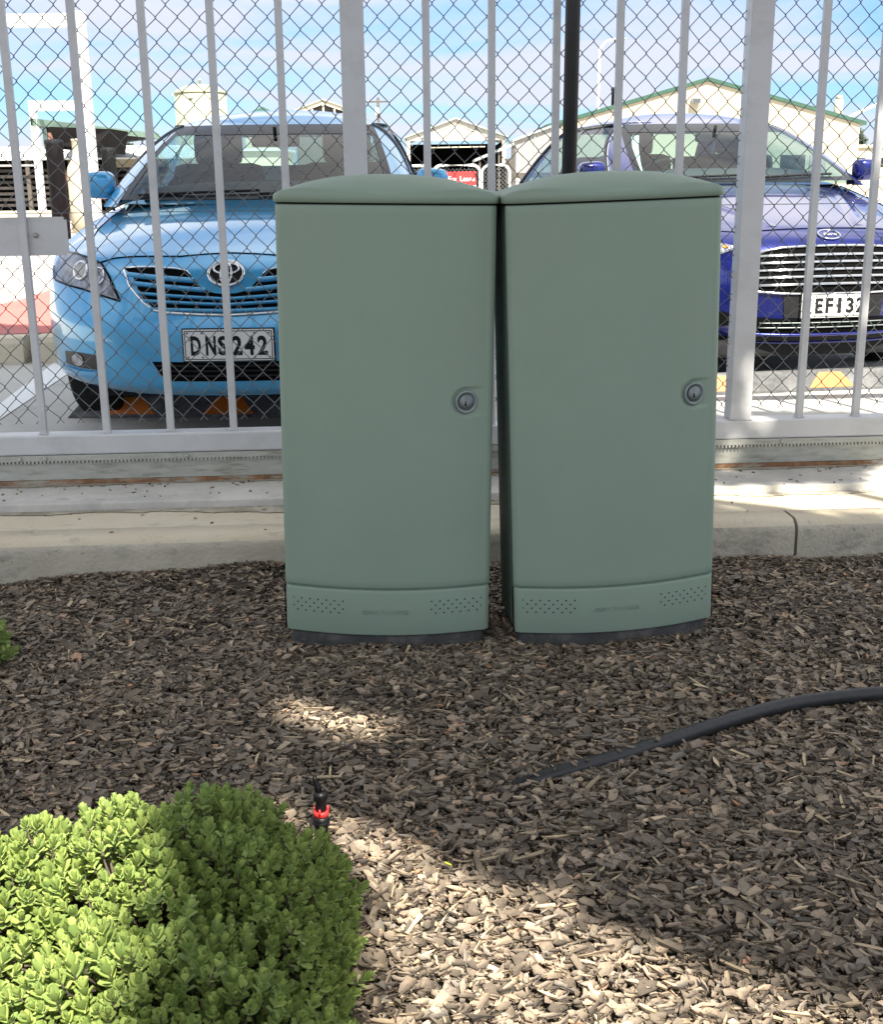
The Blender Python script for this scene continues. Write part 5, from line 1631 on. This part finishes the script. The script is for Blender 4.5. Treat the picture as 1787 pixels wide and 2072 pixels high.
mb = MB(); mb.tube([(8.6, -.03, .5), (8.6, -.03, 4.1)], .02, 6); mb.tube([(17.1, -.03, 2.0), (17.15, -.05, 2.25), (17.3, -.05, 2.4)], .035, 6); mb.box(16.5, 17.2, -.05, -.005, 0, 2.0); mb.build('wall_fittings', M['greywall'], cb_)
for x in (13.2, 15.2):
    mb = MB(); mb.box(x, x + 1.1, -.03, -.005, 1.1, 2.0); w_ = mb.build('window', M['glassdark'], cb_)
# grey lean-to shed
gs = empty('grey_shed', (0, 51.5, 0)); tag(gs, 'grey profiled metal shed joined to the left of the cream building', 'building')
mb = MB(); mb.prism([(3.25, 0), (4.98, 0), (4.98, 3.22), (3.25, 2.62)], 0, 3.4); fix_normals(mb.build('wall', M['greywall'], gs))
mb = MB(); mb.prism([(3.10, 2.58), (5.00, 3.235), (5.00, 3.32), (3.10, 2.68)], -.15, 3.4); fix_normals(mb.build('roof', M['roofgrey'], gs))
mb = MB(); mb.box(4.0, 4.06, -.03, -.003, 0, 2.85); mb.build('flashing', M['roofgrey'], gs)
# small canopy left of it
lc = empty('lean_to', (0, 45, 0)); tag(lc, 'small lean-to with grey green roof between the open shed and the grey shed', 'canopy')
mb = MB(); mb.prism([(1.35, 1.72), (2.78, 2.28), (2.78, 2.38), (1.35, 1.82)], 0, 3); fix_normals(mb.build('roof', M['roofgrey'], lc))
for x in (1.5, 2.2, 2.7):
    mb = MB(); mb.box(x, x + .07, .1, .17, 0, 1.75 + (x - 1.4) * .38); mb.build('post', M['timber'], lc)
mb = MB(); mb.box(1.4, 2.75, 2.5, 2.6, 0, 1.7); mb.build('back_wall', M['darkint'], lc)
# open hay shed in the centre
hs = empty('open_shed', (.90, 60, 0)); tag(hs, 'open fronted shed with white gable and dark inside, centre background', 'building')
xl, xr = -2.38, 2.38
mb = MB(); mb.prism([(xl, 2.92), (xr, 2.92), (xr, 3.05), (0, 3.90), (xl, 3.05)], 0, .08); fix_normals(mb.build('gable', M['shedwhite'], hs))
mb = MB(); mb.prism([(xl - .12, 3.03), (0, 3.905), (xr + .12, 3.03), (xr + .12, 3.10), (0, 3.985), (xl - .12, 3.10)], -.15, 9); fix_normals(mb.build('roof', M['roofgrey'], hs))
for x in (xl, xr - .16):
    mb = MB(); mb.box(x, x + .16, 0, .16, 0, 2.915); mb.build('post', M['apron'], hs)
mb = MB(); mb.box(xl, xl + .1, .2, 9, 0, 2.9); mb.box(xr - .1, xr, .2, 9, 0, 2.9); mb.box(xl + .1, xr - .1, 8.8, 8.9, 0, 3.0); mb.build('side_walls', M['darkint'], hs)
mb = MB(); mb.tube([(-1.3, -.03, 2.6), (1.4, -.03, 2.62)], .03, 6); mb.tube([(-.9, -.02, 3.3), (0, -.02, 3.75), (.9, -.02, 3.3)], .02, 4); mb.build('gable_truss', M['apron'], hs)
# house gable and hip roof over the blue car
hg = empty('old_house', (-6.35, 70, 0)); tag(hg, 'old house gable with white bargeboards over the light blue car roof', 'building')
mb = MB(); mb.prism([(-1.6, 0), (1.6, 0), (1.6, 4.75), (0, 5.30), (-1.6, 4.75)], .3, 9); fix_normals(mb.build('wall', M['timber'], hg))
mb = MB()
for s_ in (-1, 1):
    mb.prism([(s_ * 1.85, 4.60), (0, 5.24), (0, 5.46), (s_ * 1.85, 4.80)], 0, .08)
mb.prism([(-1.2, 4.62), (1.2, 4.62), (1.2, 4.74), (-1.2, 4.74)], .02, .07)
for x in (-.62, 0, .62): mb.box(x - .05, x + .05, .01, .07, 4.70, 5.2 - abs(x) * .35)
fix_normals(mb.build('bargeboard', M['apron'], hg))
mb = MB(); mb.prism([(-1.95, 4.78), (0, 5.461), (1.95, 4.78), (1.95, 4.84), (0, 5.53), (-1.95, 4.84)], -.1, 9.2); fix_normals(mb.build('roof', M['roofgrey'], hg))
hr_ = empty('hip_roofed_house', (-11.1, 80, 0)); tag(hr_, 'small dark green hipped roof right of the water tank', 'building')
mb = MB(); mb.add([(-1.3, -1.3, 5.1), (1.3, -1.3, 5.1), (1.3, 1.3, 5.1), (-1.3, 1.3, 5.1), (0, 0, 5.72)], [(0, 1, 4), (1, 2, 4), (2, 3, 4), (3, 0, 4), (3, 2, 1, 0)]); mb.build('roof', M['greentrim'], hr_)
mb = MB(); mb.box(-1.05, 1.05, -1.05, 1.05, 0, 5.095); mb.build('wall', M['cream'], hr_)
# power pole
pp = empty('power_pole', (-5.62, 120, 0)); tag(pp, 'distant wooden power pole with crossarm and white insulator can', 'power pole')
mb = MB(); mb.tube([(0, 0, 0), (0, 0, 8.75)], [.17, .13], 8); mb.build('pole', M['timber'], pp)
mb = MB(); mb.box(-.9, .9, -.06, .06, 8.30, 8.44); mb.build('crossarm', M['timber'], pp)
mb = MB(); mb.lathe([(.20, 7.2), (.20, 7.8), (0, 7.85)], c=(-.12, -.2, 0), n=12); mb.build('transformer', M['white'], pp)
# street lamp
lp = empty('street_lamp', (10.27, 80, 0)); tag(lp, 'tall thin street lamp with curved arm above the cream building', 'street lamp')
mb = MB(); mb.tube(catmull([(0, 0, 0), (0, 0, 4), (.01, 0, 8.5), (.12, 0, 9.0), (.42, 0, 9.36), (.85, 0, 9.48), (1.2, 0, 9.50)], 6), [.10] * 12 + [.07] * 25, 8); mb.build('pole', M['white'], lp)
mb = MB(); mb.box(1.15, 1.7, -.12, .12, 9.45, 9.56, .03); mb.build('lantern', M['greywall'], lp)
# right: low cream building and a sloping pipe
lb_ = empty('cream_outbuilding', (24.2, 70, 0)); tag(lb_, 'small flat roofed cream building at the right edge', 'building')
mb = MB(); mb.box(-2.2, 4, 0, 6, 0, 2.62); mb.build('wall', M['cream'], lb_)
mb = MB(); mb.box(-2.3, 4.1, -.15, 6.1, 2.621, 2.76); mb.build('roof', M['apron'], lb_)
for x in (-.62, .85): 
    mb = MB(); mb.box(x, x + .55, -.03, -.004, 1.55, 2.05); mb.build('window', M['blackgloss'], lb_)
mb = MB(); mb.box(-1.5, -.9, -.03, -.004, 0, 1.9); mb.build('door', M['greywall'], lb_)
mb = MB(); mb.tube([(22.0, 69, 3.9), (26.5, 69, 5.85)], .085, 10); mb.tube([(26.2, 69, 0), (26.2, 69, 5.7)], .09, 8)
tag(mb.build('auger_pipe', M['white']), 'white sloping pipe against the sky at the right edge', 'pipe')

# ------------------------------------------------------------------ shade tree standing behind the camera
def inpoly(x, y, P):
    r_ = np.zeros(x.shape, bool); j = len(P) - 1
    for i in range(len(P)):
        xi, yi = P[i]; xj, yj = P[j]
        c = ((yi > y) != (yj > y)) & (x < (xj - xi) * (y - yi) / (yj - yi + 1e-12) + xi)
        r_ ^= c; j = i
    return r_
def shade_mask(x, y, r):
    """where the crown's shadow lies on the bed (level z=-0.12)"""
    jx = x + r.normal(0, .030, x.shape); jy = y + r.normal(0, .030, x.shape)
    sh = np.ones(x.shape, bool)
    cx_ = [-3, -1.0, -.5, -.33, -.09, .17, .32, .455, .645, .9, 1.4]
    cy_ = [1.9, 1.93, 1.99, 2.13, 1.985, 1.835, 1.70, 1.58, 1.49, 1.40, 1.2]
    sh &= ~(jy < np.interp(jx, cx_, cy_) + .045)
    blob = inpoly(jx, jy, [(-.40, 1.15), (-.42, 1.55), (-.44, 1.75), (-.54, 2.00), (-.36, 2.03), (-.23, 1.95), (-.175, 1.82), (-.165, 1.62), (-.18, 1.45), (-.22, 1.15)])
    sh |= blob
    sh &= ~(((jx + .27) / .17) ** 2 + ((jy - 2.52 + .5 * (jx + .27)) / .12) ** 2 < 1)
    sh &= ~((jx > .86) & (jy > 3.86 + .02 * np.sin(9 * jx)) & (jy < 4.22))
    gap = (jx > .95) & (jy > 4.22) & (jy < 5.9)
    sh &= ~(gap & (np.sin(jx * 9 + 3 * np.sin(jy * 5) + jy * 7) > .62))
    sh &= ~((jy > 5.72 - .1 * (jx - 1)) & (jx > .55))
    sh &= ~(jy > 8.35 + .15 * np.sin(3 * jx))
    return sh
def shade_tree():
    r = np.random.default_rng(21)
    root = empty('shade_tree', (3.9, -.7, -.12)); tag(root, 'broad leafy tree behind the viewer that shades the bed', 'tree')
    o_ = np.array(root.location)
    n = 300000
    x = r.uniform(-4.6, 4.2, n); y = r.uniform(-1.2, 8.6, n)
    k = shade_mask(x, y, r); x, y = x[k], y[k]; n = len(x)
    t = r.uniform(6.6, 9.0, n)
    s_ = np.array(S)
    c = np.stack([x, y, np.full(n, -.12)], -1) + s_ * t[:, None]
    a = r.normal(size=(n, 3)); a /= np.linalg.norm(a, axis=1)[:, None]
    b = np.cross(a, r.normal(size=(n, 3))); b /= np.linalg.norm(b, axis=1)[:, None]
    L = r.uniform(.042, .078, n)[:, None]
    L = np.where(((x > -1.3) & (x < .66) & (y > 2.9) & (y < 5.4))[:, None], L * 1.7, L)
    V = np.stack([c - a * L, c + b * L * .5, c + a * L, c - b * L * .5], 1).reshape(-1, 3) - o_
    me = bpy.data.meshes.new('crown')
    me.vertices.add(len(V)); me.vertices.foreach_set('co', V.reshape(-1))
    me.loops.add(len(V)); me.loops.foreach_set('vertex_index', np.arange(len(V), dtype=np.int32))
    me.polygons.add(n); me.polygons.foreach_set('loop_start', (np.arange(n) * 4).astype(np.int32))
    me.update(calc_edges=True); me.materials.append(M['crown'])
    co = bpy.data.objects.new('crown', me); col.objects.link(co); co.parent = root
    mb = MB()
    mb.tube([(0, 0, -.1), (.05, .05, 1.6), (-.05, .15, 3.2), (-.15, .3, 4.5)], [.26, .20, .17, .13], 12)
    rr = random.Random(4)
    for k in range(16):
        while True:
            i = rr.randrange(n)
            if y[i] > 2.9 and not (x[i] > .4 and y[i] > 3.7): break
        e = Vector(c[i] - o_)
        st_ = Vector((-.05, .15, 3.4)).lerp(Vector((-.15, .3, 4.5)), rr.random())
        m1 = st_.lerp(e, .5) + Vector((0, 0, .35))
        mb.tube([st_, m1, e], [.06, .035, .010], 6)
    mb.build('trunk', M['bark'], root)
shade_tree()
print('objects', len(bpy.data.objects))
